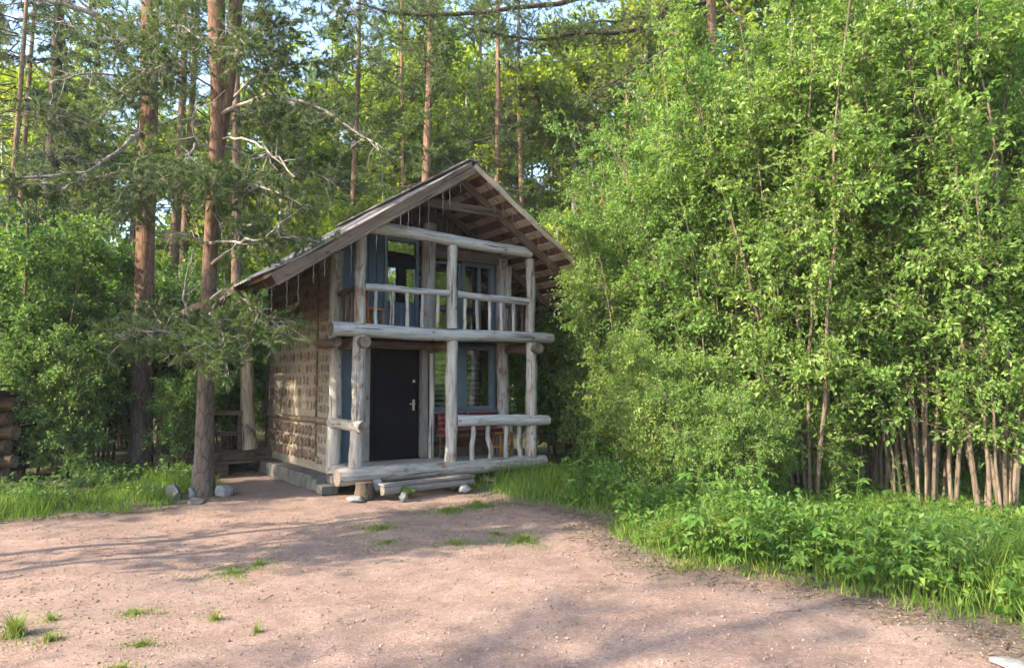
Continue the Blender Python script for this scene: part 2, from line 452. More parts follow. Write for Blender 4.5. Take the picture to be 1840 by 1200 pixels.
def build_ground():
    fx = np.arange(-13, 12.01, .09); fy = np.arange(1.5, 18.01, .09)
    co = np.array([.5, 1.2, 2.5, 5, 10, 20, 40, 80, 160, 320, 600])
    xs = np.concatenate([(-13 - co)[::-1], fx, 12 + co]); ys = np.concatenate([(1.5 - co)[::-1], fy, 18 + co])
    X, Y = np.meshgrid(xs, ys)
    Z = gz(X, Y)
    V = np.stack([X, Y, Z], -1).reshape(-1, 3)
    nx, ny = len(xs), len(ys)
    i = np.arange(ny - 1)[:, None] * nx + np.arange(nx - 1)[None]
    F = np.stack([i, i + 1, i + nx + 1, i + nx], -1).reshape(-1, 4)
    s = sd_clear(X, Y).ravel()
    m, n, out = new_mat('ground')
    a = N(n, 'ShaderNodeAttribute', attribute_name='var')
    v = coords(n, rnd=False)
    wob = noise(n, v, 1.7, 6, .7)
    mu = N(n, 'ShaderNodeMath', operation='MULTIPLY_ADD'); mu.inputs[1].default_value = 1.3; mu.inputs[2].default_value = -.65
    n.links.new(wob, mu.inputs[0])
    ad = N(n, 'ShaderNodeMath', operation='ADD'); n.links.new(a.outputs['Fac'], ad.inputs[0]); n.links.new(mu.outputs[0], ad.inputs[1])
    # pinkish granite gravel
    vo = N(n, 'ShaderNodeTexVoronoi', Scale=62.0); n.links.new(v, vo.inputs['Vector'])
    sx = N(n, 'ShaderNodeSeparateColor'); n.links.new(vo.outputs['Color'], sx.inputs[0])
    grit = ramp(n, sx.outputs[0], [(0, (.13, .088, .072)), (.45, (.235, .152, .118)), (.8, (.302, .204, .16)), (1, (.41, .325, .272))])
    fine = noise(n, v, 180, 3, .7)
    grit = mixc(n, .5, grit, ramp(n, fine, [(.35, (.118, .075, .06)), (.68, (.345, .243, .195))]))
    big = noise(n, v, .55, 5, .65, .4)
    grit = mixc(n, ramp(n, big, [(.40, (0, 0, 0)), (.68, (.75, .75, .75))]), grit, mixc(n, .55, grit, (.215, .175, .15)))
    stain = noise(n, v, .9, 6, .72, 1.2)
    grit = mixc(n, ramp(n, stain, [(.54, (0, 0, 0)), (.70, (.6, .6, .6))]), grit, (.145, .112, .085))
    mid = noise(n, v, 2.3, 5, .7, .3)
    grit = mixc(n, 1.0, grit, ramp(n, mid, [(.3, (.72, .70, .68)), (.65, (1.14, 1.12, 1.08))]), 'MULTIPLY')
    # packed soil and needle litter between gravel and plants
    soil = ramp(n, noise(n, v, 26, 6, .75), [(.3, (.055, .042, .033)), (.55, (.14, .108, .085)), (.75, (.25, .20, .16))])
    floor = ramp(n, noise(n, v, 8, 6, .7), [(.3, (.028, .030, .014)), (.6, (.065, .07, .03)), (.8, (.11, .10, .05))])
    # dark trodden path along the cabin
    gx = N(n, 'ShaderNodeVectorMath', operation='DISTANCE'); gx.inputs[1].default_value = (-4.2, 13.1, 0); n.links.new(v, gx.inputs[0])
    pth = N(n, 'ShaderNodeMapRange'); pth.inputs[1].default_value = 1.9; pth.inputs[2].default_value = .7; pth.clamp = True
    pw = N(n, 'ShaderNodeMath', operation='MULTIPLY_ADD'); pw.inputs[1].default_value = 1.2; pw.inputs[2].default_value = -.6; n.links.new(wob, pw.inputs[0])
    pa = N(n, 'ShaderNodeMath', operation='ADD'); n.links.new(gx.outputs['Value'], pa.inputs[0]); n.links.new(pw.outputs[0], pa.inputs[1]); n.links.new(pa.outputs[0], pth.inputs[0])
    grit = mixc(n, pth.outputs[0], grit, mixc(n, .35, (.095, .088, .085), grit))
    m1 = ramp(n, ad.outputs[0], [(0, (0, 0, 0)), (1, (1, 1, 1))])
    r1 = N(n, 'ShaderNodeMapRange'); r1.inputs[1].default_value = -.58; r1.inputs[2].default_value = .0; n.links.new(ad.outputs[0], r1.inputs[0])
    r2 = N(n, 'ShaderNodeMapRange'); r2.inputs[1].default_value = .25; r2.inputs[2].default_value = .7; n.links.new(ad.outputs[0], r2.inputs[0])
    col = mixc(n, r1.outputs[0], grit, soil); col = mixc(n, r2.outputs[0], col, floor)
    hb = mixc(n, .5, vo.outputs['Distance'], fine)
    principled(n, out, col, .95, .12, hb, .8, .012)
    me = fast_mesh('ground', [(V, F, 0)], m, var=np.clip(s, -5, 5), smooth=True)
    tag(obj('ground', me), 'pinkish gravel clearing running into dark forest floor', kind='structure')
build_ground()

# ------------------------------------------------------------------ the log cabin (local x along the front, local y into the house)
HA = R(34.2)
HX, HY = -2.54, 11.9
def hw(t, s, z=0.0):
    return Vector((HX + t * math.cos(HA) - s * math.sin(HA), HY + t * math.sin(HA) + s * math.cos(HA), z))
T2, T3 = 1.76, 3.50                 # middle and far corner post
WS = .95                            # wall stands this far behind the porch posts
DEEP = 4.85
house = tag(empty('log_cabin', (HX, HY, 0), HA), 'two-storey rustic log cabin with porch, balcony and gable roof', 'cabin')
_k = [100]
def hlog(name, p, q, r0, r1=None, mats=None, rough=.05, bend=.008, parent=None, **kw):
    _k[0] += 1
    return log(name, p, q, r0, r1, parent or house, mats, rough, bend, seed=_k[0], **kw)
LT = [M['log_top'], M['endgrain']]

# --- frame timbers of porch and balcony
hlog('sill_log', (-.36, -.10, .335), (3.80, -.02, .355), .145, .12, rough=.07, bend=.006)
hlog('sill_log', (-.03, .0, .33), (-.03, 1.0, .33), .12, .12)
hlog('sill_log', (3.52, .06, .33), (3.52, 1.0, .33), .12, .12)
for t, r in ((0.0, .118), (T2, .108), (T3, .115)):
    hlog('porch_post', (t, 0, .40), (t + (.02 if t else .03), .0, 2.62), r, r * .93, rough=.10, bend=.012, seg=22)
hlog('balcony_log', (-.48, -.04, 2.71), (3.98, -.04, 2.715), .118, .10, LT, rough=.05)
for t in (0.0, T2, T3):
    hlog('balcony_joist', (t + .04, -.24 if t != T2 else -.02, 2.50), (t + .04, WS + .1, 2.50), .095, .10, [M['log_brown'], M['endgrain']])
hlog('balcony_joist', (-.28, .20, 2.51), (-.28, WS, 2.51), .085, .085, [M['log_brown'], M['endgrain']])
for t, z1 in ((.02, 4.30), (T2, 4.30), (T3 - .02, 4.22)):
    hlog('balcony_post', (t, -.02, 2.80), (t, -.02, z1), .098, .09, rough=.09, bend=.012, seg=16)
hlog('plate_log', (.06, -.05, 4.44), (3.46, -.05, 4.34), .112, .10, LT, rough=.06)
# balcony rail and balusters
hlog('balcony_rail', (.09, -.03, 3.43), (T2 - .08, -.03, 3.44), .062, .058, LT, rough=.07)
hlog('balcony_rail', (T2 + .08, -.03, 3.43), (T3 - .09, -.03, 3.39), .064, .07, LT, rough=.07)
for i in range(5):
    t = .30 + i * .29
    hlog('baluster', (t, -.03, 2.80), (t + random.uniform(-.02, .02), -.03, 3.41), .034 + random.uniform(-.004, .005), .032, rough=.12, bend=.02, sides=9)
    t = T2 + .26 + i * .265
    hlog('baluster', (t, -.03, 2.80), (t + random.uniform(-.02, .02), -.03, 3.40), .034 + random.uniform(-.004, .005), .032, rough=.12, bend=.02, sides=9)
for t in (0.0, T3):
    hlog('balcony_rail', (t, .08, 3.40), (t, WS - .05, 3.40), .055, .055, [M['log_brown'], M['endgrain']])
    for i in range(3):
        s = .28 + i * .22
        hlog('baluster', (t, s, 2.76), (t, s, 3.38), .035, .032, [M['log_brown'], M['endgrain']], sides=9)
# porch rails
hlog('porch_rail', (-.0, -.30, 1.13), (-.06, WS + .05, 1.15), .098, .09, rough=.06)
hlog('porch_rail', (T2 + .09, -.02, 1.17), (T3 + .34, -.10, 1.13), .105, .098, LT, rough=.06)
for i, (t, b) in enumerate(((T2 + .42, .03), (T2 + .80, .06), (T2 + 1.16, .02), (T2 + 1.48, .07))):
    hlog('baluster', (t, -.03, .46), (t + random.uniform(-.05, .02), -.03, 1.10), .05, .044, rough=.14, bend=b, sides=10, seg=10)
hlog('porch_rail', (T3, .1, 1.13), (T3, WS, 1.13), .08, .08, [M['log_brown'], M['endgrain']])
for i in range(2):
    hlog('baluster', (T3, .35 + .3 * i, .46), (T3, .35 + .3 * i, 1.08), .045, .04, rough=.12, bend=.04, sides=9)

# --- floors: boards side by side
for i in range(7):
    y = .03 + i * .138
    box('floor_board', (T2 - .01, y, .432 + random.uniform(-.003, .003)), (3.42 + random.uniform(-.05, .05), .130, .035), M['plank'], house)
for i in range(7):
    y = .10 + i * .128
    box('balcony_board', (T2, y, 2.66), (3.66, .120, .03), M['log_brown'], house)

# --- the long wall of short log lengths laid in clay, ends showing
wall = obj('cordwood_wall', fast_mesh('cordwood_wall', [(*box_vf((.02, (WS + DEEP) / 2, 2.28), (.16, DEEP - WS, 4.22)), 0)], M['clay']), house)
def disc_mesh(name, r, mat, seed):
    rg = np.random.default_rng(seed)
    k = 12; a = np.linspace(0, 2 * math.pi, k, endpoint=False)
    rr = r * (1 + .10 * rg.normal(0, .6, k)); rr = (rr + np.roll(rr, 1)) / 2
    rings = []
    for x, f in ((.06, 1.0), (-.010, 1.0), (-.022, .88)):
        rings.append(np.stack([np.full(k, x), np.cos(a) * rr * f, np.sin(a) * rr * f * 1.06], -1))
    V = np.concatenate(rings + [np.array([[-.025, 0, 0]])])
    F4 = []
    for q in range(2):
        for j in range(k):
            F4.append([q * k + j, q * k + (j + 1) % k, (q + 1) * k + (j + 1) % k, (q + 1) * k + j])
    F3 = [[2 * k + j, 2 * k + (j + 1) % k, 3 * k] for j in range(k)]
    return fast_mesh(name, [(V, np.array(F4), 0), (np.concatenate([V[2 * k:3 * k], V[3 * k:]]), np.array(F3) - 2 * k, 0)], mat, smooth=True)
DM = [disc_mesh('log_end', .098, M['cord_end'], i) for i in range(4)]
DQ = [disc_mesh('log_end', .092, M['cord_end_pale'], i + 20) for i in range(4)]
DP = [disc_mesh('log_end', .075, M['cord_end_pale'], i + 9) for i in range(4)]
z = .50; row = 0
while z < 4.2:
    y = 1.80 + (.06 if row % 2 else 0) + .06
    while y < DEEP - .08:
        if abs(z - 1.15) > .12:
            big = z < 2.6 or random.random() < .75
            d = obj('log_end', random.choice(DM if z < 1.1 or random.random() < .5 else DQ), wall, (-.056 + random.uniform(-.008, .008) + (.010 if z > 1.1 else -.012), y + random.uniform(-.012, .012), z + random.uniform(-.012, .012)), (random.uniform(0, 6.28), 0, 0), random.uniform(.86, 1.04))
        y += .215 + random.uniform(-.008, .01)
    z += .232; row += 1
z = .46; row = 0
while z < 4.1:
    y = WS + .20 + (.05 if row % 2 else 0)
    while y < 1.72:
        if abs(z - 1.15) > .11:
            obj('log_end', random.choice(DP), wall, (-.052 + random.uniform(-.01, .01), y, z + random.uniform(-.01, .01)), (random.uniform(0, 6.28), 0, 0), random.uniform(.8, 1.0))
        y += .165
    z += .182; row += 1
hlog('wall_log', (-.07, WS + .05, 1.15), (-.05, DEEP - .02, 1.17), .062, .055, [M['log_brown'], M['endgrain']], rough=.1)
box('wall_joint_board', (-.075, 1.745, 2.25), (.03, .05, 3.6), M['log_brown'], house)
hlog('corner_post', (-.02, WS + .02, .38), (-.03, WS + .02, 4.40), .12, .105, rough=.08, bend=.006, seg=26)
hlog('corner_post', (T3 - .05, WS - .02, .38), (T3 - .05, WS - .02, 4.35), .13, .12, [M['log'], M['endgrain']], rough=.07, seg=26)
# plinth
box('plinth', (-.16, 2.95, .13), (.52, 4.1, .26), M['concrete'], house, bevel=.02)
box('plinth', (T2 + .1, 2.95, .13), (3.3, 3.9, .255), M['concrete'], house, bevel=.02)
for (x, y, sx, sy, sz, zz) in ((-.30, .72, .34, .30, .20, .14), (-.34, .38, .30, .28, .16, .10), (-.16, .42, .28, .24, .15, .255)):
    box('foundation_block', (x, y, zz), (sx, sy, sz), M['concrete'], house, (0, 0, random.uniform(-.2, .2)), .02)
# rear and far walls close the house
box('rear_wall', (T2, DEEP + .08, 2.3), (3.7, .14, 4.2), M['plank_dark'], house)
box('side_wall', (T3 + .03, (WS + DEEP) / 2, 2.3), (.14, DEEP - WS - .1, 4.2), M['plank_dark'], house)
box('inner_floor', (T2, 2.9, .36), (3.3, 3.8, .06), M['interior'], house)
box('upper_inner_floor', (T2, 2.95, 2.62), (3.3, 3.7, .06), M['interior'], house)

# --- ground floor front
board('door_post', (.50, WS, .46), (.50, WS, 2.46), .20, .16, M['plank'], house, (1, 0, 0))
dr = box('door', (1.13, WS + .05, 1.455), (.98, .07, 2.02), M['door_steel'], house, bevel=.012)
box('door_panel', (0, -.042, .0), (.82, .02, 1.84), M['door_steel'], dr, bevel=.02)
box('lock_plate', (.37, -.058, -.02), (.045, .012, .20), M['chrome'], dr)
hnd = box('door_handle', (.335, -.085, .0), (.12, .022, .022), M['chrome'], dr)
box('keyhole_cover', (.37, -.062, .42), (.05, .016, .05), M['chrome'], dr)
box('door_header', (1.20, WS + .02, 2.53), (1.75, .18, .13), M['log_brown'], house)
board('door_post', (1.70, WS, .46), (1.70, WS, 2.46), .13, .14, M['plank'], house, (1, 0, 0))
hlog('door_post', (1.83, WS - .08, .45), (1.83, WS - .08, 2.50), .055, .05)
box('panel', (.235, WS + .06, 1.45), (.28, .05, 2.1), M['blue_paint'], house)
for i in range(7):
    d = obj('log_end', DM[i % 4], house, (.43, WS - .02, .75 + i * .27), (0, 0, R(90)), .75)
box('wall_panel', (2.60, WS + .07, .86), (1.44, .06, .84), M['plank_dark'], house)
def window(c, sx, sz, panes, fw=.07, slats=False, name='window', mat='blue_frame', dep=.09, split=None):
    """c: centre of the frame; panes: list of (x0, x1, z0, z1) relative to the lower corner"""
    x0, z0 = c[0] - sx / 2, c[2] - sz / 2
    outer = [(*box_vf((c[0], c[1], z0 + fw / 2), (sx, dep, fw)), 0), (*box_vf((c[0], c[1], z0 + sz - fw / 2), (sx, dep, fw)), 0),
             (*box_vf((x0 + fw / 2, c[1], c[2]), (fw, dep, sz - 2 * fw)), 0), (*box_vf((x0 + sx - fw / 2, c[1], c[2]), (fw, dep, sz - 2 * fw)), 0)]
    wo_ = obj(name, fast_mesh(name, outer, M[mat]), house)
    for (a, b, e, f) in panes:
        box('pane', (x0 + (a + b) / 2, c[1] + .012, z0 + (e + f) / 2), (b - a, .008, f - e), M['glass'], wo_, bevel=.001)
        if slats:
            k = int((f - e) / .098)
            for i in range(k):
                box('blind_slat', (x0 + (a + b) / 2, c[1] + .07, z0 + e + .06 + i * .098), (b - a - .02, .012, .058), M['blind'], wo_, (R(-28), 0, 0), .002)
    return wo_
lw = window((2.58, WS + .06, 1.94), 1.40, 1.24, [(.07, .56, .07, 1.17), (.78, 1.33, .07, 1.17)], slats=True)
box('mullion', (2.55, WS + .06, 1.94), (.22, .11, 1.10), M['blue_frame'], lw)
box('sill', (2.58, WS - .02, 1.29), (1.46, .2, .05), M['blue_frame'], lw)
box('panel', (3.31, WS + .06, 1.50), (.06, .08, 2.1), M['blue_paint'], house)
box('header_beam', (2.66, WS + .03, 2.58), (1.35, .1, .05), M['blue_paint'], house)
# --- upper floor front
for i in range(5):
    box('blue_board', (.19 + i * .156, WS + .06, 3.62), (.150, .05, 1.88), M['blue_paint'], house)
ud = window((1.24, WS + .05, 3.62), .70, 1.86, [(.08, .62, 1.50, 1.78), (.07, .235, .66, 1.30), (.40, .63, .66, 1.30)], fw=.06, name='balcony_door')
box('rail', (1.24, WS + .05, 4.09), (.58, .07, .21), M['door_steel'], ud)
box('mullion', (1.235, WS + .05, 3.66), (.165, .07, .66), M['door_steel'], ud)
box('lower_panel', (1.24, WS + .05, 3.05), (.58, .05, .58), M['blue_paint'], ud)
for i in range(3): box('panel_bead', (1.06 + i * .18, WS + .018, 3.05), (.02, .016, .54), M['blue_frame'], ud)
hlog('wall_post', (1.73, WS - .10, 2.70), (1.75, WS - .10, 4.85), .145, .135, rough=.04, bend=.004)
uw = window((2.20, WS + .06, 3.44), .62, 1.50, [(.06, .56, .62, 1.30), (.06, .56, .06, .56)], fw=.05)
box('transom_bar', (2.20, WS + .06, 3.28), (.52, .07, .05), M['blue_frame'], uw)
ud2 = window((2.90, WS + .05, 3.46), .76, 1.54, [(.09, .40, .20, 1.42), (.46, .67, .20, 1.42)], fw=.08, name='balcony_door')
box('mullion', (2.87 + .08, WS + .05, 3.49), (.05, .06, 1.34), M['blue_frame'], ud2)
box('panel', (3.40, WS + .05, 3.50), (.20, .06, 1.6), M['blue_paint'], house)
hlog('wall_post', (3.56, WS - .12, 2.72), (3.56, WS - .12, 4.2), .065, .06)
box('header_beam', (2.68, WS - .03, 4.32), (1.72, .08, .19), M['rafter'], house)
# flat white shape just inside the balcony door glass
bpy.context.view_layer.update()
cv = np.array([(2.84, WS + .075, 3.20), (3.08, WS + .075, 3.20), (3.08, WS + .075, 3.50), (2.90, WS + .08, 3.74), (2.86, WS + .08, 3.70)], float)
CVV = np.concatenate([cv, cv + [0, .01, 0]])
obj('white_shape', fast_mesh('white_shape', [(CVV, np.array([[0, 1, 2], [0, 2, 3], [0, 3, 4], [7, 6, 5], [8, 7, 5], [9, 8, 5]]), 0)], M['white_matte']), ud2)

# --- gable boards above the upper wall
RT, RZ, SL = 1.76, 5.62, .662        # ridge: position along the front, height, slope
def rz(t): return RZ - SL * abs(t - RT)
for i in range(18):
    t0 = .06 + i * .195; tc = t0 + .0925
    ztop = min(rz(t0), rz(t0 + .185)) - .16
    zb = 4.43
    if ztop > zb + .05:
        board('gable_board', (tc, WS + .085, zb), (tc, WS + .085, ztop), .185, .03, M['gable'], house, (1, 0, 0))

# --- roof
S0, S1 = -.76, 5.55
EL, ER = -1.93, 5.30                 # eaves
def roof_sheet(e, name):
    ns = int((S1 - S0) / .04); s = np.linspace(S0, S1, ns); k = 26
    t = np.linspace(RT, e, k)
    sag = np.zeros(k)
    if e < 0:                          # the old sheets flatten out towards the eave
        sag = .10 * np.clip((-1.2 - t) / .75, 0, 1) ** 1.4
    z = RZ - SL * np.abs(t - RT) + .035 + sag
    Sg, Tg = np.meshgrid(s, t); Zg = z[:, None] + .014 * np.sin(Sg * 2 * math.pi / .16) + .006 * np.sin(Sg * 3 + Tg * 2)
    edge = .025 * np.sin(Tg * 9) * (np.abs(Sg - S0) < .03)
    top = np.stack([Tg, Sg + edge, Zg], -1).reshape(-1, 3); bot = top - [0, 0, .012]
    i = np.arange(k - 1)[:, None] * ns + np.arange(ns - 1)[None]
    F = np.stack([i, i + ns, i + ns + 1, i + 1], -1).reshape(-1, 4)
    if e > 0: F = F[:, ::-1]
    fr = np.arange(k - 1) * ns; nn = k * ns
    E1 = np.stack([fr, fr + nn, fr + ns + nn, fr + ns], -1)
    lr = (k - 1) * ns + np.arange(ns - 1); E2 = np.stack([lr, lr + nn, lr + 1 + nn, lr + 1], -1)
    A = np.concatenate([top, bot])
    return [(A, np.concatenate([F, E1, E2]), 0), (A, F[:, ::-1] + nn, 1)]
roof = obj('roof', fast_mesh('roof', roof_sheet(EL, 'l') + roof_sheet(ER, 'r'), [M['roof_top'], M['roof_under']], smooth=True), house)
nb = 0
for sgn, e in ((-1, EL), (1, ER)):
    d = .14
    while d < abs(e - RT) - .05:
        t = RT + sgn * d
        zz = RZ - SL * d - .018
        if sgn < 0: zz += .10 * max(0, (-1.2 - t) / .75) ** 1.4
        b = box('batten', (t, (S0 + S1) / 2 + .02, zz), (.135, S1 - S0 - .06 + random.uniform(-.05, .02), .045), M['batten'], roof, (0, sgn * math.atan(SL), 0), .003)
        b.rotation_euler = (0, sgn * math.atan(SL), 0)
        d += .275
for s in (-.20, WS + .15, 2.4, 3.7, 4.95):
    for sgn, e in ((-1, EL + .35), (1, ER - .10)):
        dl = abs(e - RT)
        board('rafter', (RT + sgn * .02, s, RZ - .115), (e, s, RZ - SL * dl - .115), .15, .06, M['rafter'], roof)
# rake boards along the front edge
board('rake_board', (RT + .0, S0 + .012, RZ - .075), (-1.60, S0 + .012, RZ - SL * 3.36 - .075), .20, .026, M['rafter'], roof)
board('rake_board', (RT + .03, S0 + .02, RZ - .025), (ER, S0 + .02, RZ - SL * (ER - RT) - .03), .115, .03, M['batten'], roof)
board('ridge_cap', (RT, S0 - .01, RZ + .055), (RT, S1, RZ + .055), .03, .22, M['roof_top'], roof)
board('collar_beam', (.80, -.265, 4.955), (2.70, -.265, 4.945), .15, .06, M['rafter'], roof)
board('eave_board', (EL - .02, .1, rz(EL) + .06), (EL - .02, S1, rz(EL) + .06), .12, .025, M['plank_dark'], roof)
# twigs and needles lying on the roof edge
for i in range(6):
    t = random.uniform(-1.0, 1.3); s = S0 + random.uniform(.05, .5)
    log('roof_twig', (t, s, rz(t) + .06), (t + random.uniform(.1, .3), s + random.uniform(-.1, .3), rz(t) + .14 + random.uniform(0, .1)), .008, .004, roof, [M['log_brown']] * 2, .1, .05, 5, 5, i)

# --- icicle light string along the front of the roof
def light_string(name, label, sgn, t_a, t_b, n, s_off):
    root = tag(empty(name, hw(RT, S0 + s_off), HA), label, 'light string', 'icicle light strings on the gable')
    P = []
    for i in range(n * 2 + 1):
        t = t_a + (t_b - t_a) * i / (n * 2)
        P.append((t - RT, 0, rz(t) - .15 - .015 * (i % 2)))
    V, F = tube(P, .003, 5)
    obj('cable', fast_mesh('cable', [(V, F, 0)], M['plastic_string']), root)
    for i in range(n):
        t = t_a + (t_b - t_a) * (i + .5) / n + random.uniform(-.04, .04)
        L = random.choice([.16, .28, .40, .52, .34])
        zt = rz(t) - .17
        pts = [(t - RT + (.005 * math.sin(k * 1.9 + i)), .005 * math.cos(k * 2.3 + i), zt - L * k / 7) for k in range(8)]
        V, F = tube(pts, .0028, 5)
        ch = [(V, F, 0)]
        for k in range(1, 8):
            p = np.array(pts[k]); ch.append((*box_vf(p, (.008, .008, .016)), 0))
        obj('strand', fast_mesh('strand', ch, M['plastic_string']), root)
light_string('icicle_lights', 'unlit icicle lights hanging along the gable slope beside the willows', 1, 1.9, 4.3, 12, .04)
light_string('icicle_lights', 'unlit icicle lights hanging along the gable slope beside the pines', -1, 1.6, -1.9, 18, -.03)

# ------------------------------------------------------------------ things on the porch and balcony
bench = tag(empty('porch_bench', hw(2.55, .62, .452), HA), 'wooden porch bench with red plaid cushions behind the railing', 'bench')
for x in (-.55, .55):
    for y in (-.16, .16): box('leg', (x, y, .2), (.06, .06, .4), M['plank_dark'], bench)
box('seat', (0, 0, .42), (1.3, .42, .04), M['plank_dark'], bench)
for x in (-.31, .31): box('cushion', (x, 0, .49), (.6, .42, .10), M['plaid'], bench, bevel=.04)
for x in (-.31, .31): box('back_cushion', (x, .17, .68), (.58, .12, .32), M['plaid'], bench, (R(-10), 0, 0), .045)
st = tag(empty('wooden_stool', hw(3.12, .40, .452), HA), 'orange varnished stool by the corner post of the porch', 'stool')
box('seat', (0, 0, .44), (.32, .32, .035), M['orange_wood'], st, bevel=.012)
for x in (-.12, .12):
    for y in (-.12, .12): box('leg', (x, y, .21), (.045, .045, .42), M['orange_wood'], st)
for x in (-.12, .12): box('stretcher', (x, 0, .18), (.03, .2, .04), M['orange_wood'], st)
ch = tag(empty('balcony_chair', hw(.36, .40, 2.677), HA + .3), 'orange wooden chair behind the balcony railing', 'chair')
box('seat', (0, 0, .42), (.42, .42, .04), M['orange_seat'], ch, bevel=.015)
for x in (-.17, .17):
    for y in (-.17, .17): box('leg', (x, y, .2), (.04, .04, .40), M['orange_seat'], ch)
box('backrest', (-.19, 0, .66), (.03, .40, .30), M['orange_seat'], ch, bevel=.012)
for y in (-.17, .17): box('back_post', (-.19, y, .56), (.035, .035, .26), M['orange_seat'], ch)

# step plank in front of the porch, stump and stones
stp = tag(empty('porch_step', hw(.95, -.50, 0), HA), 'mossy plank step lying on stones in front of the porch', 'step')
hlog('half_log', (-.72, -.02, .14), (.98, .05, .17), .085, .075, [M['plank'], M['endgrain']], parent=stp, rough=.08)
box('tread', (.12, .02, .235), (1.72, .22, .04), M['plank'], stp, (0, R(-1), R(2)), .012)
V = []
mo = rock('moss_patch', (-.38, -.08, .10), (.26, .05, .075), M['moss'], stp, 5)
tag(log('log_stump', hw(.02, -.30, -.02), hw(.02, -.30, .26), .15, .14, None, [M['plank_dark'], M['cord_end']], .12, .0, seed=77), 'short brown mossy stump under the corner of the sill log', 'stump')
for i, (t, s, z_, sx, sy, sz, lb) in enumerate((
        (.30, -.20, .16, .15, .11, .13, 'pale angular stone wedged behind the step plank near the stump'),
        (.46, -.80, .05, .10, .08, .09, 'small white stone in front of the step plank by the moss'),
        (1.66, -.22, .14, .16, .10, .12, 'pale stone tucked under the sill log below the middle post'),
        (1.70, -.62, .06, .12, .09, .09, 'rounded pale stone at the far end of the step plank'),
        (-.18, -.42, .03, .24, .16, .05, 'flat grey stone slab beside the stump'))):
    tag(rock('stone', hw(t, s, z_), (sx, sy, sz), M['rock_pale'], None, 40 + i), lb, 'stone')
tag(rock('stone', hw(2.5, -.05, .06), (.30, .16, .13), M['rock_grey'], None, 47), 'dark grey boulder beneath the sill log between step and weeds', 'stone')
tag(rock('stone', hw(2.05, -.14, .03), (.18, .13, .10), M['rock_grey'], None, 48), 'smaller brown rock under the sill log beside the step end', 'stone')

# ------------------------------------------------------------------ veranda beside the house
ver = tag(empty('veranda_deck', hw(0, 4.62), HA), 'low dark plank veranda deck with rail behind the bare pine trunk', 'deck')
for i in range(9):
    box('deck_board', (-1.20, .02 + i * .16, .44), (2.26, .15, .04), M['plank_dark'], ver)
box('deck_beam', (-1.20, -.04, .33), (2.28, .12, .18), M['plank_dark'], ver)
for x in (-2.2, -1.2, -.25): box('deck_block', (x, .0, .12), (.22, .22, .24), M['concrete'], ver)
box('hand_rail', (-1.42, .0, 1.22), (1.75, .17, .085), M['log_brown'], ver)
for x in (-2.25, -1.5, -.72): box('rail_post', (x, .0, .82), (.09, .09, .74), M['plank_dark'], ver)
box('lower_rail', (-1.5, .0, .80), (1.5, .05, .09), M['plank_dark'], ver)
log('roof_post', (-.50, -.02, .46), (-.66, .02, 3.30), .15, .11, ver, [M['pale_trunk'], M['endgrain']], .10, .01, seed=5)
stl = tag(empty('veranda_stool', hw(-.82, 4.90, .46), HA + .2), 'small dark stool standing on the veranda by the pale post', 'stool')
box('seat', (0, 0, .34), (.34, .30, .035), M['plank_dark'], stl)
for x in (-.13, .13):
    for y in (-.11, .11): box('leg', (x, y, .165), (.035, .035, .33), M['plank_dark'], stl)
pot = tag(obj('flower_pot', fast_mesh('flower_pot', [(*tube([(0, 0, 0), (0, 0, .14), (0, 0, .15), (0, 0, .15)], [.055, .075, .085, .07], 14), 0), (*caps_of(tube([(0, 0, 0), (0, 0, .12)], [.055, .07], 14)[0], 14, 2), 0)], M['white_pot'], smooth=True), None, hw(-1.35, 4.68, .46)), 'small white pot on the edge of the veranda deck', 'pot')
vs = tag(empty('veranda_step', hw(-.75, 4.15), HA), 'wide wooden step on two blocks leading up to the veranda', 'step')
box('tread', (0, 0, .255), (1.25, .34, .05), M['plank_dark'], vs)
for x in (-.42, .42): box('block', (x, 0, .115), (.24, .26, .23), M['plank_dark'], vs, bevel=.02)

# stones at the foot of the nearest pine
for (px, py, Y, sx, sy, sz, mt, lb, sd) in (
        (400, 882, 11.9, .19, .15, .15, 'rock_pale', 'rounded white boulder against the foot of the bare pine trunk', 3),
        (344, 884, 11.7, .09, .07, .11, 'rock_pale', 'small white stone between the pine trunk and the grey block', 4),
        (314, 888, 11.5, .19, .13, .15, 'rock_grey', 'squarish grey rock in the grass beside the bare pine', 5),
        (352, 902, 11.2, .22, .13, .06, 'rock_grey', 'flat grey stone just in front of the bare pine trunk', 6),
        (1832, 1196, 4.72, .17, .10, .03, 'rock_pale', 'pale flat stone at the gravel edge among tall grass', 7)):
    p = at(px, py, Y)
    tag(rock('stone', (p.x, Y, gzf(p.x, Y) + sz * .45), (sx, sy, sz), M[mt], None, sd), lb, 'stone')

# dark log shed corner at the edge of the picture
sh = tag(empty('log_shed', (-10.72, 13.0, gzf(-10.72, 13.0))), 'corner of a dark brown log shed half hidden by shrubs', 'shed')
SM = [M['shed'], M['orange_wood']]
for i in range(6):
    log('wall_log', (-2.2, 0, .14 + i * .25), (1.75 + (.12 if i % 2 else 0), 0, .14 + i * .25), .125, .125, sh, [M['shed'], M['cord_end']], .05, .004, seed=200 + i)
    log('corner_log', (1.48, -.22 - .05 * (i % 2), .265 + i * .25), (1.48, 2.8, .265 + i * .25), .12, .12, sh, [M['shed'], M['cord_end']], .05, .004, seed=230 + i)
board('roof_board', (-2.4, -.35, 1.72), (-2.4 + 4.2, -.35, 1.72), .04, .9, M['plank_dark'], sh)
# ------------------------------------------------------------------ plant generators
def perp(d, rg):
    r = rg.normal(size=d.shape); r -= d * (r * d).sum(-1, keepdims=True); return unit(r)

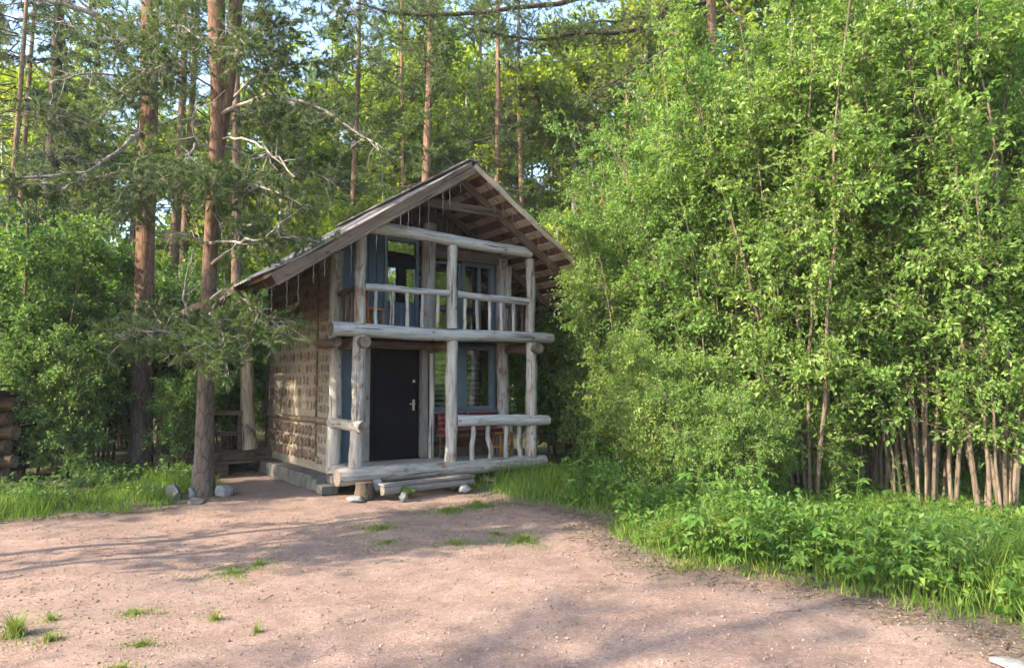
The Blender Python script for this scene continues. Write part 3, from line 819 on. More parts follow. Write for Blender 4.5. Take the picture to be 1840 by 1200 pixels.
def leaves_from_twigs(S, D, L, per, ll, lw, rg, droop=.25, fold=.25, spread=.9, jit=.03):
    """rhombic folded leaves strung along twigs: S start, D direction, L length"""
    K = len(S)
    t = rg.uniform(.08, 1.05, (K, per, 1))
    p = S[:, None] + D[:, None] * (t * L[:, None, None]) + rg.normal(0, jit, (K, per, 3))
    p[..., 2] -= droop * .35 * (t[..., 0] ** 2) * L[:, None]
    Dk = np.broadcast_to(D[:, None], p.shape)
    ax = unit(Dk * .55 + rg.normal(0, spread, p.shape) * .75 + np.array([0, 0, -droop]))
    up = unit(np.array([0, 0, 1.0]) + rg.normal(0, .55, p.shape))
    side = unit(np.cross(ax, up)); nr = np.cross(side, ax)
    l = (ll * rg.uniform(.45, 1.35, (K, per, 1))); wd = l * (lw / ll) * rg.uniform(.8, 1.15, (K, per, 1))
    b = p; tip = p + ax * l - nr * l * .10
    m = p + ax * l * .45
    r_ = m + side * wd * .5 + nr * wd * fold; l_ = m - side * wd * .5 + nr * wd * fold
    V = np.stack([b, r_, tip, l_], 2).reshape(-1, 3)
    n = K * per
    i = np.arange(n)[:, None] * 4
    F = np.concatenate([i + [0, 1, 2], i + [0, 2, 3]], 1).reshape(-1, 3)
    v = np.clip(rg.normal(.45, .2, (K, 1)) + rg.normal(0, .17, (K, per)), 0, 1)
    v = np.repeat(v.reshape(-1), 4)
    return V, F, v

def needles_from_tufts(P, D, per, nl, nw, rg, cone=.75, back=0.0):
    """pine needles: thin triangles fanning from each tuft"""
    K = len(P)
    ax = unit(D[:, None] + cone * rg.normal(0, .75, (K, per, 3)))
    off = rg.uniform(-.6, .35, (K, per, 1)) * nl * .9
    b = P[:, None] + D[:, None] * off
    l = nl * rg.uniform(.65, 1.2, (K, per, 1))
    sd = unit(np.cross(ax, rg.normal(size=(K, per, 3)))) * nw * .5
    V = np.stack([b - sd, b + sd, b + ax * l], 2).reshape(-1, 3)
    F = np.arange(K * per * 3).reshape(-1, 3)
    v = np.repeat(np.clip(np.repeat(rg.normal(.45, .2, (K, 1)), per, 1) + rg.normal(0, .12, (K, per)), 0, 1).reshape(-1), 3)
    return V, F, v

def many_tubes(S, E, r0, r1, sides=3, bow=None):
    """straight or bowed thin tubes between many point pairs"""
    S = np.asarray(S); E = np.asarray(E); K = len(S)
    r0 = np.broadcast_to(r0, (K,)); r1 = np.broadcast_to(r1, (K,))
    D = unit(E - S); ref = np.where(np.abs(D[:, 2:3]) < .9, [[0, 0, 1.0]], [[1.0, 0, 0]])
    U = unit(np.cross(D, ref)); W = np.cross(D, U)
    a = np.linspace(0, 2 * math.pi, sides, endpoint=False)
    ring = np.cos(a)[None, :, None] * U[:, None] + np.sin(a)[None, :, None] * W[:, None]
    pts = [S, E] if bow is None else [S, (S + E) / 2 + bow, E]
    rs = [r0, r1] if bow is None else [r0, (r0 + r1) / 2, r1]
    n = len(pts)
    V = np.stack([p[:, None] + ring * r[:, None, None] for p, r in zip(pts, rs)], 1).reshape(-1, 3)
    base = np.arange(K)[:, None, None] * (n * sides)
    q = np.arange(n - 1)[None, :, None] * sides; j = np.arange(sides)[None, None]; j2 = (j + 1) % sides
    F = np.stack([base + q + j, base + q + j2, base + q + sides + j2, base + q + sides + j], -1).reshape(-1, 4)
    return V, F

def poly_at(P, t):
    """points on polyline P at parameters t in 0..1"""
    n = len(P) - 1
    x = np.clip(t, 0, .9999) * n; i = x.astype(int); f = (x - i)[:, None]
    return P[i] * (1 - f) + P[i + 1] * f, unit(P[i + 1] - P[i])

def stem_poly(base, lean, H, rg, n=10, wig=.05, pw=1.4):
    t = np.linspace(0, 1, n)
    P = np.zeros((n, 3)); P[:, 2] = H * t
    P[:, 0] = base[0] + lean[0] * t ** pw; P[:, 1] = base[1] + lean[1] * t ** pw
    P[1:, :2] += np.cumsum(rg.normal(0, wig, (n - 1, 2)), 0) * .5
    return P

def gen_broad(seed, stems, nbr, ntw, per, ll, lw, t0, blen, tlen, mat, bark, updir=.55, droop=.25, side_only=None, density=None):
    """woody plant: stems (list of polylines, base radius) -> stem meshes, one branch mesh, one leaf mesh"""
    rg = np.random.default_rng(abs(int(seed)))
    stem_me = []; S, E, RR = [], [], []; TS, TD, TL = [], [], []
    for P, r in stems:
        n = len(P)
        V, F = tube(P, r * np.linspace(1, .22, n) ** .9, 8, .06, rg=rg)
        stem_me.append(fast_mesh('stem', [(V, F, 0)], M[bark], smooth=True))
        t = t0 + (1 - t0) * rg.uniform(0, 1, nbr) ** .85
        p, d = poly_at(P, t)
        a = rg.uniform(0, 6.28, nbr)
        out = np.stack([np.cos(a), np.sin(a), np.zeros(nbr)], -1)
        bd = unit(out + d * rg.uniform(.1, updir * 2, (nbr, 1)) + rg.normal(0, .2, (nbr, 3)))
        bl = blen * rg.uniform(.45, 1.1, nbr) * (1.05 - .55 * (t - t0) / (1 - t0))
        e = p + bd * bl[:, None]; e[:, 2] -= .06 * bl
        S.append(p); E.append(e); RR.append(np.clip(r * .28 * (1.1 - t), .006, .05))
        # twigs on each branch
        u = rg.uniform(.15, 1.0, (nbr, ntw, 1))
        q = p[:, None] + (e - p)[:, None] * u
        td = unit(np.repeat(bd[:, None], ntw, 1) * .6 + rg.normal(0, .6, (nbr, ntw, 3)) + np.array([0, 0, .15]))
        tl = tlen * rg.uniform(.5, 1.15, (nbr, ntw))
        TS.append(q.reshape(-1, 3)); TD.append(td.reshape(-1, 3)); TL.append(tl.reshape(-1))
    S = np.concatenate(S); E = np.concatenate(E); RR = np.concatenate(RR)
    TS = np.concatenate(TS); TD = np.concatenate(TD); TL = np.concatenate(TL)
    if density is not None:
        keep = density(TS, rg); TS, TD, TL = TS[keep], TD[keep], TL[keep]
    bow = rg.normal(0, .05, S.shape) * np.linalg.norm(E - S, axis=1, keepdims=True)
    c1 = many_tubes(S, E, RR, RR * .35, 4, bow)
    c2 = many_tubes(TS, TS + TD * TL[:, None] * .9, .005, .002, 3)
    bme = fast_mesh('branches', [(*c1, 0), (*c2, 0)], M[bark], smooth=True)
    V, F, v = leaves_from_twigs(TS, TD, TL, per, ll, lw, rg, droop)
    lme = fast_mesh('crown', [(V, F, 0)], M[mat], var=v)
    return stem_me, bme, lme

def place_plant(name, proto, loc, rz, sc, label, cat, group=None, stem_name='stem'):
    sm, bme, lme = proto
    root = tag(empty(name, loc, rz), label, cat, group); root.scale = sc if hasattr(sc, '__len__') else (sc,) * 3
    for s_ in sm: obj(stem_name, s_, root)
    tag(obj('branches', bme, root), kind='stuff'); tag(obj('crown', lme, root), kind='stuff')
    return root

# ------------------------------------------------------------------ willow thicket beside the gravel
def willow_proto(seed, H, Rr, nst, t0, lean=(0, 0), nbr=17):
    rg = np.random.default_rng(seed); st = []
    for k in range(nst):
        a = k / nst * 6.28 + rg.uniform(-.3, .3); f = rg.uniform(.25, 1.0)
        b = np.array([math.cos(a), math.sin(a)]) * rg.uniform(.05, .40)
        l = np.array([math.cos(a), math.sin(a)]) * Rr * f + np.array(lean)
        st.append((stem_poly(b, l, H * rg.uniform(.72, 1.0) * (1 - .12 * f), rg, 11, .07), rg.uniform(.016, .034)))
    return gen_broad(seed + 1, st, nbr, 11, 19, .074, .044, t0, 1.15, .48, 'leaf_willow', 'bark_willow')
WP = [willow_proto(21, 7.6, 1.8, 15, .12, nbr=19), willow_proto(22, 8.0, 1.6, 18, .13, nbr=16), willow_proto(23, 7.4, 2.2, 18, .12, nbr=16)]
WLOW = willow_proto(24, 4.2, 1.5, 11, .05, nbr=20)
G = 'willows in the thicket beside the gravel'
def wpos(px, Y): return (px - 920) / F_PX * Y
WL = [  # photo column, distance, prototype, scale, turn, label
    (1440, 10.9, 0, 1.10, .4, 'tall willow with a thick split stem in the middle of the thicket'),
    (1300, 12.0, 1, .98, 2.0, 'tall willow with straight thin stems nearer the cabin'),
    (1545, 11.7, 2, 1.12, 4.0, 'willow with a pale stem slanting away from the cabin'),
    (1655, 10.5, 1, 1.12, 1.1, 'willow with a fan of many dark thin stems above the grass'),
    (1795, 9.9, 2, 1.15, 5.2, 'willow with strongly leaning stems at the edge of the picture'),
    (1195, 13.5, 2, .92, .9, 'leafy willow reaching over the cabin eave'),
    (1138, 13.2, 0, .78, 3.3, 'smaller willow hiding the far end of the eave'),
    (1400, 15.0, 1, 1.12, 3.0, 'willow hidden behind the split-stemmed one'),
    (1700, 14.8, 0, 1.18, 2.6, 'willow at the back of the thicket behind the fan of stems'),
    (1960, 12.0, 1, 1.2, .2, 'last willow of the thicket, overhanging the tall grass'),
    (1240, 17.0, 0, 1.25, 5.0, 'tall willow behind the ones by the cabin, filling the gap above'),
    (1560, 16.5, 2, 1.2, 1.9, 'farthest tall willow deep inside the thicket')]
for px, Y, k, sc, rz_, lb in WL:
    x = wpos(px, Y)
    place_plant('willow', WP[k], (x, Y, gzf(x, Y)), rz_, sc, lb, 'willow', G)
for px, Y, sc, rz_, lb in ((1110, 14.8, .98, 0, 'low bushy willow beside the far porch corner'), (1205, 10.9, .62, 2, 'low willow bush above the weeds, leafy to the ground'), (1185, 11.7, .52, 3, 'low willow bush nearest the porch railing, over the ferny weeds'), (1370, 10.6, .36, 5, 'knee-high willow bush beneath the split willow stem'), (1480, 10.9, .34, 2.5, 'knee-high willow bush under the slanting willow stem'),
                          (1010, 17.0, 1.1, 4, 'shaded willow bush behind the far porch post'), (1620, 14.6, .9, 1.3, 'willow bush seen between the fan of dark stems'), (1760, 14.0, .85, 4.4, 'willow bush behind the strongly leaning stems'), (1880, 14.2, .9, 2.9, 'willow bush behind the last overhanging willow'), (1480, 14.2, .85, .6, 'willow bush behind the slanting pale stem'), (1285, 9.8, .44, 1, 'small grey-green willow bush at the front of the thicket')):
    x = wpos(px, Y)
    place_plant('willow_bush', WLOW, (x, Y, gzf(x, Y)), rz_, sc, lb, 'bush', 'low willow bushes')

# ------------------------------------------------------------------ shrubs on the pine side
def shrub_proto(seed, H, Rr, nst, t0):
    rg = np.random.default_rng(seed); st = []
    for k in range(nst):
        a = k / nst * 6.28 + rg.uniform(-.3, .3); f = rg.uniform(.3, 1.0)
        b = np.array([math.cos(a), math.sin(a)]) * rg.uniform(.05, .3)
        st.append((stem_poly(b, np.array([math.cos(a), math.sin(a)]) * Rr * f, H * rg.uniform(.7, 1.0) * (1 - .15 * f), rg, 9, .07), rg.uniform(.02, .04)))
    return gen_broad(seed + 1, st, 19, 10, 15, .085, .056, t0, 1.0, .42, 'leaf_shrub', 'bark_willow', .4)
SP = [shrub_proto(31, 5.4, 1.6, 9, .10), shrub_proto(32, 4.2, 1.7, 9, .08), shrub_proto(33, 5.0, 1.4, 9, .22)]
for px, Y, k, sc, rz_, lb in (
        (50, 14.4, 0, 1.15, 0, 'big leafy shrub in front of the log shed'), (185, 16.2, 0, 1.05, 1.5, 'dark green shrub between log shed and thick pine'),
        (-60, 16.0, 0, 1.1, 3, 'tall shrub rising behind the log shed'), (300, 17.4, 2, 1.0, 2.2, 'shrub growing between the two big pines'),
        (120, 13.6, 1, .72, 4, 'low drooping shrub with pale leaves above the grass'), (325, 14.3, 2, .46, 5, 'small leafy shrub in front of the veranda rail'),
        (400, 20.5, 0, .95, 2.7, 'shrub growing behind the veranda'), (20, 18.5, 0, 1.25, 5.5, 'tallest shrub behind the drooping one, reaching the dead boughs'),
        (500, 22.5, 0, 1.1, .7, 'shrub behind the cabin showing beside its eave'), (230, 20.0, 2, 1.25, 3.6, 'high shrub behind the thick pine')):
    x = wpos(px, Y)
    place_plant('shrub', SP[k], (x, Y, gzf(x, Y)), rz_, sc, lb, 'shrub', 'leafy shrubs on the pine side')

# ------------------------------------------------------------------ forest of bright leafy trees behind
def tree_proto(seed, H, r, t0, blen, n, ll):
    rg = np.random.default_rng(abs(int(seed)))
    P = stem_poly((0, 0), rg.normal(0, .5, 2), H, rg, 14, .10, 1.2)
    st = [(P, r)]
    for k in range(5):
        t = rg.uniform(t0 + .1, .75); p, d = poly_at(P, np.array([t])); a = rg.uniform(0, 6.28)
        q = np.linspace(0, 1, 7)[:, None]
        e = np.array([math.cos(a), math.sin(a), 1.1]) * rg.uniform(1.3, 2.4)
        st.append((p + e * q + rg.normal(0, .04, (7, 3)) * q, r * .45))
    sm, b, l = gen_broad(seed + 1, st, n, 8, 8, ll, ll * .72, t0, blen, .7, 'leaf_wood', 'bark_birch', .7)
    return sm, b, l
TP = [tree_proto(41, 13.5, .12, .22, 2.1, 46, .17), tree_proto(42, 11.0, .10, .16, 2.2, 46, .17), tree_proto(43, 15.0, .13, .30, 2.0, 46, .17)]
def place_tree(name, proto, loc, rz_, sc, label, cat, group):
    sm, bme, lme = proto
    root = tag(empty(name, loc, rz_), label, cat, group); root.scale = (sc,) * 3
    obj('trunk', sm[0], root)
    for s_ in sm[1:]: obj('limb', s_, root)
    tag(obj('branches', bme, root), kind='stuff'); tag(obj('crown', lme, root), kind='stuff')
for px, Y, k, sc in ((20, 27, 0, .95), (170, 30, 1, 1.1), (330, 27, 1, .95), (470, 31, 0, .95), (545, 26, 1, .80), (610, 34, 2, .85), (690, 30, 1, .95), (800, 34, 0, .95), (850, 27, 1, .78), (930, 30, 1, 1.0),
                     (1010, 36, 2, 1.0), (1085, 25, 0, .85), (1180, 32, 0, 1.05), (1260, 22, 1, 1.0), (1480, 23, 0, 1.05), (1640, 22, 2, 1.0), (1830, 20, 0, 1.1), (1010, 21.5, 1, .62), (90, 36, 2, 1.1), (250, 33, 2, 1.05), (400, 34, 0, 1.15), (560, 38, 2, 1.1), (740, 38, 0, 1.2), (880, 37, 2, 1.1), (980, 27, 0, .95), (1130, 38, 2, 1.15), (640, 25, 1, .72), (760, 27, 1, .75), (700, 24, 0, .72), (560, 28, 0, .9), (900, 24, 0, .70), (440, 26, 1, .9), (820, 29, 2, .85), (1150, 24, 2, 1.1), (1230, 27, 0, 1.25), (1310, 24, 2, 1.15), (1060, 29, 2, 1.1), (600, 31, 0, 1.2), (490, 27, 2, 1.0), (120, 27, 2, 1.0), (1420, 27, 2, 1.2), (700, 33, 2, 1.15), (785, 30, 0, 1.3), (865, 33, 2, 1.3), (690, 28, 2, 1.1), (830, 26, 2, .9)):
    x = wpos(px, Y)
    place_tree('leafy_tree', TP[k], (x, Y, 0), px * .37, sc, 'bright yellow-green leafy tree of the forest behind cabin and willows', 'tree', 'leafy trees of the forest behind')

# ------------------------------------------------------------------ pines
def pine_crown(seed, H, z0, Lmax, nl, needle, nl_len, nw, per, r_tr, sub=9, tufts=5, lean=None, droopy=.15):
    rg = np.random.default_rng(abs(int(seed)))
    z = z0 + (H - z0) * rg.uniform(0, 1, nl)
    f = (z - z0) / (H - z0)
    a = rg.uniform(0, 6.28, nl)
    L = Lmax * (.35 + .65 * np.sin(np.clip(f * 1.1 + .22, 0, 1) * math.pi) ** .8) * rg.uniform(.55, 1.1, nl) * (1 - .55 * f)
    d = unit(np.stack([np.cos(a), np.sin(a), rg.uniform(-.15, .35, nl) + .5 * f - droopy], -1))
    S = np.stack([np.zeros(nl), np.zeros(nl), z], -1)
    E = S + d * L[:, None]; bow = np.zeros_like(S); bow[:, 2] = -.08 * L; bow += rg.normal(0, .04, S.shape) * L[:, None]
    Mid = (S + E) / 2 + bow
    u = rg.uniform(.35, 1.0, (nl, sub))
    def on(uu):
        uu = uu[..., None]
        return np.where(uu < .5, S[:, None] + (Mid - S)[:, None] * uu * 2, Mid[:, None] + (E - Mid)[:, None] * (uu * 2 - 1))
    q = on(u)
    sd = unit(np.repeat(d[:, None], sub, 1) * .7 + rg.normal(0, .65, (nl, sub, 3)) * np.array([1, 1, .55]) + np.array([0, 0, .12]))
    slen = .55 * rg.uniform(.5, 1.2, (nl, sub)) * (Lmax / 2.4)
    e2 = q + sd * slen[..., None]
    r0 = np.clip(.008 + .008 * L, .008, .04)
    ch1 = many_tubes(S, E, r0, r0 * .4, 5, bow)
    ch2 = many_tubes(q.reshape(-1, 3), e2.reshape(-1, 3), .010, .004, 3)
    g = rg.uniform(.3, 1.05, (nl, sub, tufts, 1))
    tp = q[:, :, None] + (e2 - q)[:, :, None] * g + rg.normal(0, .05, (nl, sub, tufts, 3))
    td = unit(np.repeat(sd[:, :, None], tufts, 2) + rg.normal(0, .5, tp.shape) + np.array([0, 0, .2]))
    V, F, v = needles_from_tufts(tp.reshape(-1, 3), td.reshape(-1, 3), per, nl_len, nw, rg)
    # bare dead snags below the crown
    k = 16
    zz = rg.uniform(z0 * .45, z0 + 1, k); aa = rg.uniform(0, 6.28, k); ll = rg.uniform(.2, 1.1, k)
    DS = np.stack([np.zeros(k), np.zeros(k), zz], -1); DE = DS + np.stack([np.cos(aa), np.sin(aa), rg.uniform(-.3, .3, k)], -1) * ll[:, None]
    ch3 = many_tubes(DS, DE, .014, .005, 4, rg.normal(0, .04, DS.shape))
    return fast_mesh('branches', [(*ch1, 0), (*ch2, 0), (*ch3, 0)], M['bark_dark'], smooth=True), fast_mesh('crown', [(V, F, 0)], M[needle], var=v)
PC = [pine_crown(51, 17.0, 5.6, 2.5, 58, 'needle_far', .15, .018, 9, .15, 8, 5), pine_crown(52, 18.0, 7.2, 2.3, 52, 'needle_far', .15, .018, 9, .15, 8, 5),
      pine_crown(53, 16.0, 4.6, 2.3, 50, 'needle_far', .15, .018, 9, .15, 8, 5), pine_crown(54, 19.0, 8.8, 2.6, 50, 'needle_far', .15, .018, 9, .15, 8, 5)]
PH = [17.0, 18.0, 16.0, 19.0]
def trunk_mesh(H, r, lean, seed, bark, sides=10, top=.25, n=16):
    rg = np.random.default_rng(abs(int(seed)))
    t = np.linspace(0, 1, n)
    P = np.stack([lean[0] * t + .02 * H * .3 * np.sin(t * 5 + seed), lean[1] * t, H * t], -1); P[:, :2] -= P[0, :2]
    rad = r * (1 - (1 - top) * t) + r * .45 * np.exp(-t * H * 3.0)
    V, F = tube(P, rad, sides, .04, rg=rg)
    return fast_mesh('trunk', [(V, F, 0)], M[bark], smooth=True), P
def pine(px, Y, wpx, k, label, bark='bark_pine_far', lean_px=0, sc=1.0, cat='pine', crown=None):
    x = wpos(px, Y); H = PH[k] * sc
    root = tag(empty('pine_tree', (x, Y, 0)), label, cat, 'pines of the forest behind')
    r = wpx * .5 * Y / F_PX
    me, P = trunk_mesh(H, r * 1.12, (lean_px * Y / F_PX * H / (12 * Y / 20), 0), int(px), bark)
    obj('trunk', me, root)
    b, c = PC[k] if crown is None else crown
    tag(obj('branches', b, root, (0, 0, 0), (0, 0, px * .61), sc), kind='stuff'); tag(obj('crown', c, root, (0, 0, 0), (0, 0, px * .61), sc), kind='stuff')
    return root
pine(300, 22, 21, 1, 'straight pine seen just beside the thick orange pine')
pine(330, 23.5, 18, 3, 'slim straight pine midway between the two big pines')
pine(422, 21, 20, 1, 'pale pine trunk right behind the forked pine')
pine(236, 20.5, 20, 0, 'dark pine trunk close behind the thick orange pine', 'bark_dark')
pine(545, 31, 10, 2, 'thin pine far behind above the cabin eave')
pine(592, 30, 10, 0, 'thin orange pine above the rake board')
pine(626, 24, 15, 1, 'slender orange pine above the middle of the roof slope')
pine(723, 26, 13, 3, 'slim dark pine beside the thick one over the roof')
pine(758, 22, 22, 1, 'thick orange pine rising just behind the roof near the ridge')
pine(773, 30, 9, 0, 'thin pale pine touching the thick one behind the roof')
pine(803, 35, 8, 2, 'very thin far pine short of the ridge')
pine(852, 27, 11, 3, 'thin dark pine exactly above the ridge')
pine(884, 24, 16, 0, 'medium pine just past the ridge with dense dark needles')
pine(950, 25, 13, 1, 'slightly leaning pine over the gable slope', lean_px=-8)
pine(962, 34, 8, 3, 'thin far pine next to the leaning one')
pine(1012, 30, 10, 2, 'reddish thin pine next to the dark birch')
pine(1134, 24, 14, 3, 'pale orange pine showing through the willow tops')
pine(1246, 27, 20, 0, 'dark-crowned pine against the blue gap above the willows')
pine(4, 19, 12, 1, 'pine trunk cut by the edge of the picture beside the shed')
pine(34, 24, 13, 3, 'greyish slim pine behind the shed')
pine(1615, 24, 20, 1, 'pine whose pale trunk shows at the top of the willows')
pine(1850, 17, 24, 2, 'pine with brownish needles above the far willows')
pine(660, 38, 12, 2, 'distant pine under the sky gap'); pine(1075, 36, 12, 1, 'distant pine behind the dark birch'); pine(480, 36, 13, 0, 'distant pine between forked pine and cabin'); pine(150, 34, 13, 3, 'distant pine between dark spruce and thick pine')

# birch with black and white bark
x = wpos(1020, 26)
bt = tag(empty('birch_tree', (x, 26, 0)), 'birch with dark blotched white trunk above the gable slope', 'birch')
obj('trunk', trunk_mesh(14, .20, (.2, 0), 5, 'bark_birch')[0], bt)
tag(obj('branches', TP[2][1], bt), kind='stuff'); tag(obj('crown', TP[2][2], bt), kind='stuff')

# dark spruce at the edge
def spruce_crown(seed, H, z0, Rm):
    rg = np.random.default_rng(seed); nl = 150
    z = z0 + (H - z0) * rg.uniform(0, 1, nl) ** .9; f = (z - z0) / (H - z0); a = rg.uniform(0, 6.28, nl)
    L = Rm * (1 - f) ** .8 * rg.uniform(.6, 1.1, nl) + .2
    d = unit(np.stack([np.cos(a), np.sin(a), -.25 - .15 * rg.uniform(0, 1, nl)], -1))
    S = np.stack([np.zeros(nl), np.zeros(nl), z], -1); E = S + d * L[:, None]
    bow = np.zeros_like(S); bow[:, 2] = -.06 * L
    k = 26; u = rg.uniform(.15, 1, (nl, k, 1))
    p = S[:, None] + (E - S)[:, None] * u + bow[:, None] * (1 - (2 * u - 1) ** 2) + rg.normal(0, .09, (nl, k, 3)) * np.array([1, 1, .5])
    td = unit(np.repeat(d[:, None], k, 1) + rg.normal(0, .6, p.shape) + np.array([0, 0, -.35]))
    V, F, v = needles_from_tufts(p.reshape(-1, 3), td.reshape(-1, 3), 9, .22, .03, rg, .6)
    return fast_mesh('branches', [(*many_tubes(S, E, .03, .008, 4, bow), 0)], M['bark_dark'], smooth=True), fast_mesh('crown', [(V, F, 0)], M['needle_dark'], var=v)
SC = spruce_crown(61, 20, 4.0, 2.8)
def spruce(px, Y, wpx, sc, label):
    x = wpos(px, Y); root = tag(empty('spruce_tree', (x, Y, 0)), label, 'spruce', 'dark spruces of the forest behind')
    obj('trunk', trunk_mesh(20 * sc, wpx * .5 * Y / F_PX, (0, 0), int(px), 'bark_dark')[0], root)
    tag(obj('branches', SC[0], root, (0, 0, 0), (0, 0, px), sc), kind='stuff'); tag(obj('crown', SC[1], root, (0, 0, 0), (0, 0, px), sc), kind='stuff')
spruce(90, 22, 34, 1.0, 'dark thick-trunked spruce above the shed shrubs')
spruce(-40, 30, 26, .9, 'dark spruce in the far corner behind the shed')
spruce(425, 40, 26, .85, 'far dark spruce behind the forked pine'); spruce(1330, 34, 26, .9, 'dark spruce hidden behind the willows')

# ------------------------------------------------------------------ the two big pines beside the cabin, with explicit boughs
def big_pine(name, label, trunks, boughs, dead, seed, per=22, bm='dead_wood', dense=1.5):
    rg = np.random.default_rng(abs(int(seed)))
    base = trunks[0][0][0]
    b = np.array([base[0], base[1], gzf(base[0], base[1]) - .03])
    root = tag(empty(name, tuple(b)), label, 'pine')
    for i, (P, r) in enumerate(trunks):
        P = np.array([tuple(p) for p in P]); 
        t = np.linspace(0, 1, 24); seglen = np.concatenate([[0], np.cumsum(np.linalg.norm(np.diff(P, axis=0), axis=1))]); seglen /= seglen[-1]
        Q = np.stack([np.interp(t, seglen, P[:, k]) for k in range(3)], -1)
        for _ in range(2): Q[1:-1] = (Q[:-2] + Q[2:] + 2 * Q[1:-1]) / 4
        rr = np.interp(t, np.linspace(0, 1, len(r)), r)
        if i == 0: rr = rr + r[0] * .35 * np.exp(-(Q[:, 2] - Q[0, 2]) * 3.5)
        V, F = tube(Q - b, rr, 14, .05, rg=rg)
        obj('trunk' if i == 0 else 'fork_stem', fast_mesh('trunk', [(V, F, 0)], M['bark_pine'], smooth=True), root)
    for P in dead:
        pts, r = P
        pts = np.array([tuple(p) for p in pts]) - b
        t = np.linspace(0, 1, 14); sl_ = np.linspace(0, 1, len(pts))
        Q = np.stack([np.interp(t, sl_, pts[:, k]) for k in range(3)], -1)
        for _ in range(2): Q[1:-1] = (Q[:-2] + Q[2:] + 2 * Q[1:-1]) / 4
        Q[1:-1] += rg.normal(0, .018, (12, 3))
        V, F = tube(Q, r * np.linspace(1, .35, 14), 6, .08, rg=rg)
        k = 12; u = rg.uniform(.2, 1, k); s_, d_ = poly_at(Q, u)
        e_ = s_ + (d_ * .5 + rg.normal(0, .6, (k, 3))) * rg.uniform(.12, .45, (k, 1))
        obj('dead_bough', fast_mesh('dead_bough', [(V, F, 0), (*many_tubes(s_, e_, r * .35, .003, 4, rg.normal(0, .03, (k, 3))), 0)], M[bm], smooth=True), root)
    TP_, TD_, ch = [], [], []
    for pts, dens, spread in boughs:
        pts = np.array([tuple(p) for p in pts]) - b
        t = np.linspace(0, 1, 10); sl_ = np.linspace(0, 1, len(pts))
        Q = np.stack([np.interp(t, sl_, pts[:, k]) for k in range(3)], -1)
        Q[1:-1] += rg.normal(0, .03, (8, 3))
        L = np.linalg.norm(np.diff(Q, axis=0), axis=1).sum()
        ch.append((*tube(Q, (.010 + .008 * L) * np.linspace(1, .3, 10), 6, .05, rg=rg), 0))
        ns = int(dens * dense * L)
        s_, d_ = poly_at(Q, rg.uniform(.22, 1, ns))
        sd = unit(d_ * .45 + rg.normal(0, .7, (ns, 3)) * np.array([1, 1, .8]) + np.array([0, 0, -.10]))
        e_ = s_ + sd * (spread * rg.uniform(.35, 1.1, (ns, 1)))
        ch.append((*many_tubes(s_, e_, .007, .003, 3, rg.normal(0, .03, s_.shape)), 0))
        # secondary twigs
        n2 = 4
        u = rg.uniform(.35, 1, (ns, n2, 1)); q = s_[:, None] + (e_ - s_)[:, None] * u
        td = unit(np.repeat(sd[:, None], n2, 1) * .6 + rg.normal(0, .6, (ns, n2, 3)))
        q2 = q + td * rg.uniform(.08, .26, (ns, n2, 1))
        ch.append((*many_tubes(q.reshape(-1, 3), q2.reshape(-1, 3), .004, .002, 3), 0))
        g = rg.uniform(.35, 1.1, (ns, n2, 3, 1))
        tp = (q[:, :, None] + (q2 - q)[:, :, None] * g).reshape(-1, 3)
        TP_.append(tp); TD_.append(unit(np.repeat(td[:, :, None], 3, 2).reshape(-1, 3) + rg.normal(0, .25, tp.shape)))
    V, F, v = needles_from_tufts(np.concatenate(TP_), np.concatenate(TD_), per, .085, .0095, rg, .6)
    tag(obj('branches', fast_mesh('branches', ch, M[bm], smooth=True), root), kind='stuff')
    tag(obj('crown', fast_mesh('crown', [(V, F, 0)], M['needle_near'], var=v), root), kind='stuff')
    return root, b

def up(px, py, Y): return at(px, py, Y)
Y1 = 11.85
g1 = at(365, 892, Y1)
tr1 = [([Vector((g1.x, Y1, -.05)), up(368, 780, Y1), up(372, 620, Y1), up(377, 450, Y1), up(384, 330, Y1), up(392, 240, Y1), up(392, 120, Y1), up(388, -30, Y1), up(382, -260, Y1), up(380, -620, Y1)], [.148, .136, .12, .11, .112, .145, .085, .07, .06, .03]),
       ([up(386, 310, Y1), up(398, 240, Y1 + .05), up(412, 140, Y1 + .1), up(424, 10, Y1 + .15), up(438, -240, Y1 + .2), up(450, -560, Y1 + .2)], [.09, .11, .115, .105, .085, .03])]
dead1 = [([up(382, 440, Y1), up(340, 422, Y1 - .5), up(292, 420, Y1 - .9)], .030), ([up(372, 436, Y1), up(400, 434, Y1 - .7), up(440, 436, Y1 - 1.0), up(480, 424, Y1 - 1.2), up(508, 398, Y1 - 1.3)], .026),
         ([up(385, 275, Y1), up(350, 250, Y1 - .4), up(344, 215, Y1 - .6), up(358, 188, Y1 - .6)], .026), ([up(350, 258, Y1 - .4), up(336, 285, Y1 - .6), up(326, 300, Y1 - .7)], .016),
         ([up(400, 250, Y1), up(450, 250, Y1 - .6), up(500, 285, Y1 - .9), up(530, 318, Y1 - 1.1)], .024), ([up(392, 330, Y1), up(440, 330, Y1 - .7), up(488, 362, Y1 - .9)], .018),
         ([up(372, 620, Y1), up(345, 600, Y1 - .5), up(330, 560, Y1 - .7), up(334, 500, Y1 - .8), up(345, 455, Y1 - .8)], .022),
         ([up(378, 560, Y1), up(410, 520, Y1 - .6), up(440, 535, Y1 - .9), up(465, 580, Y1 - 1.0)], .018)]
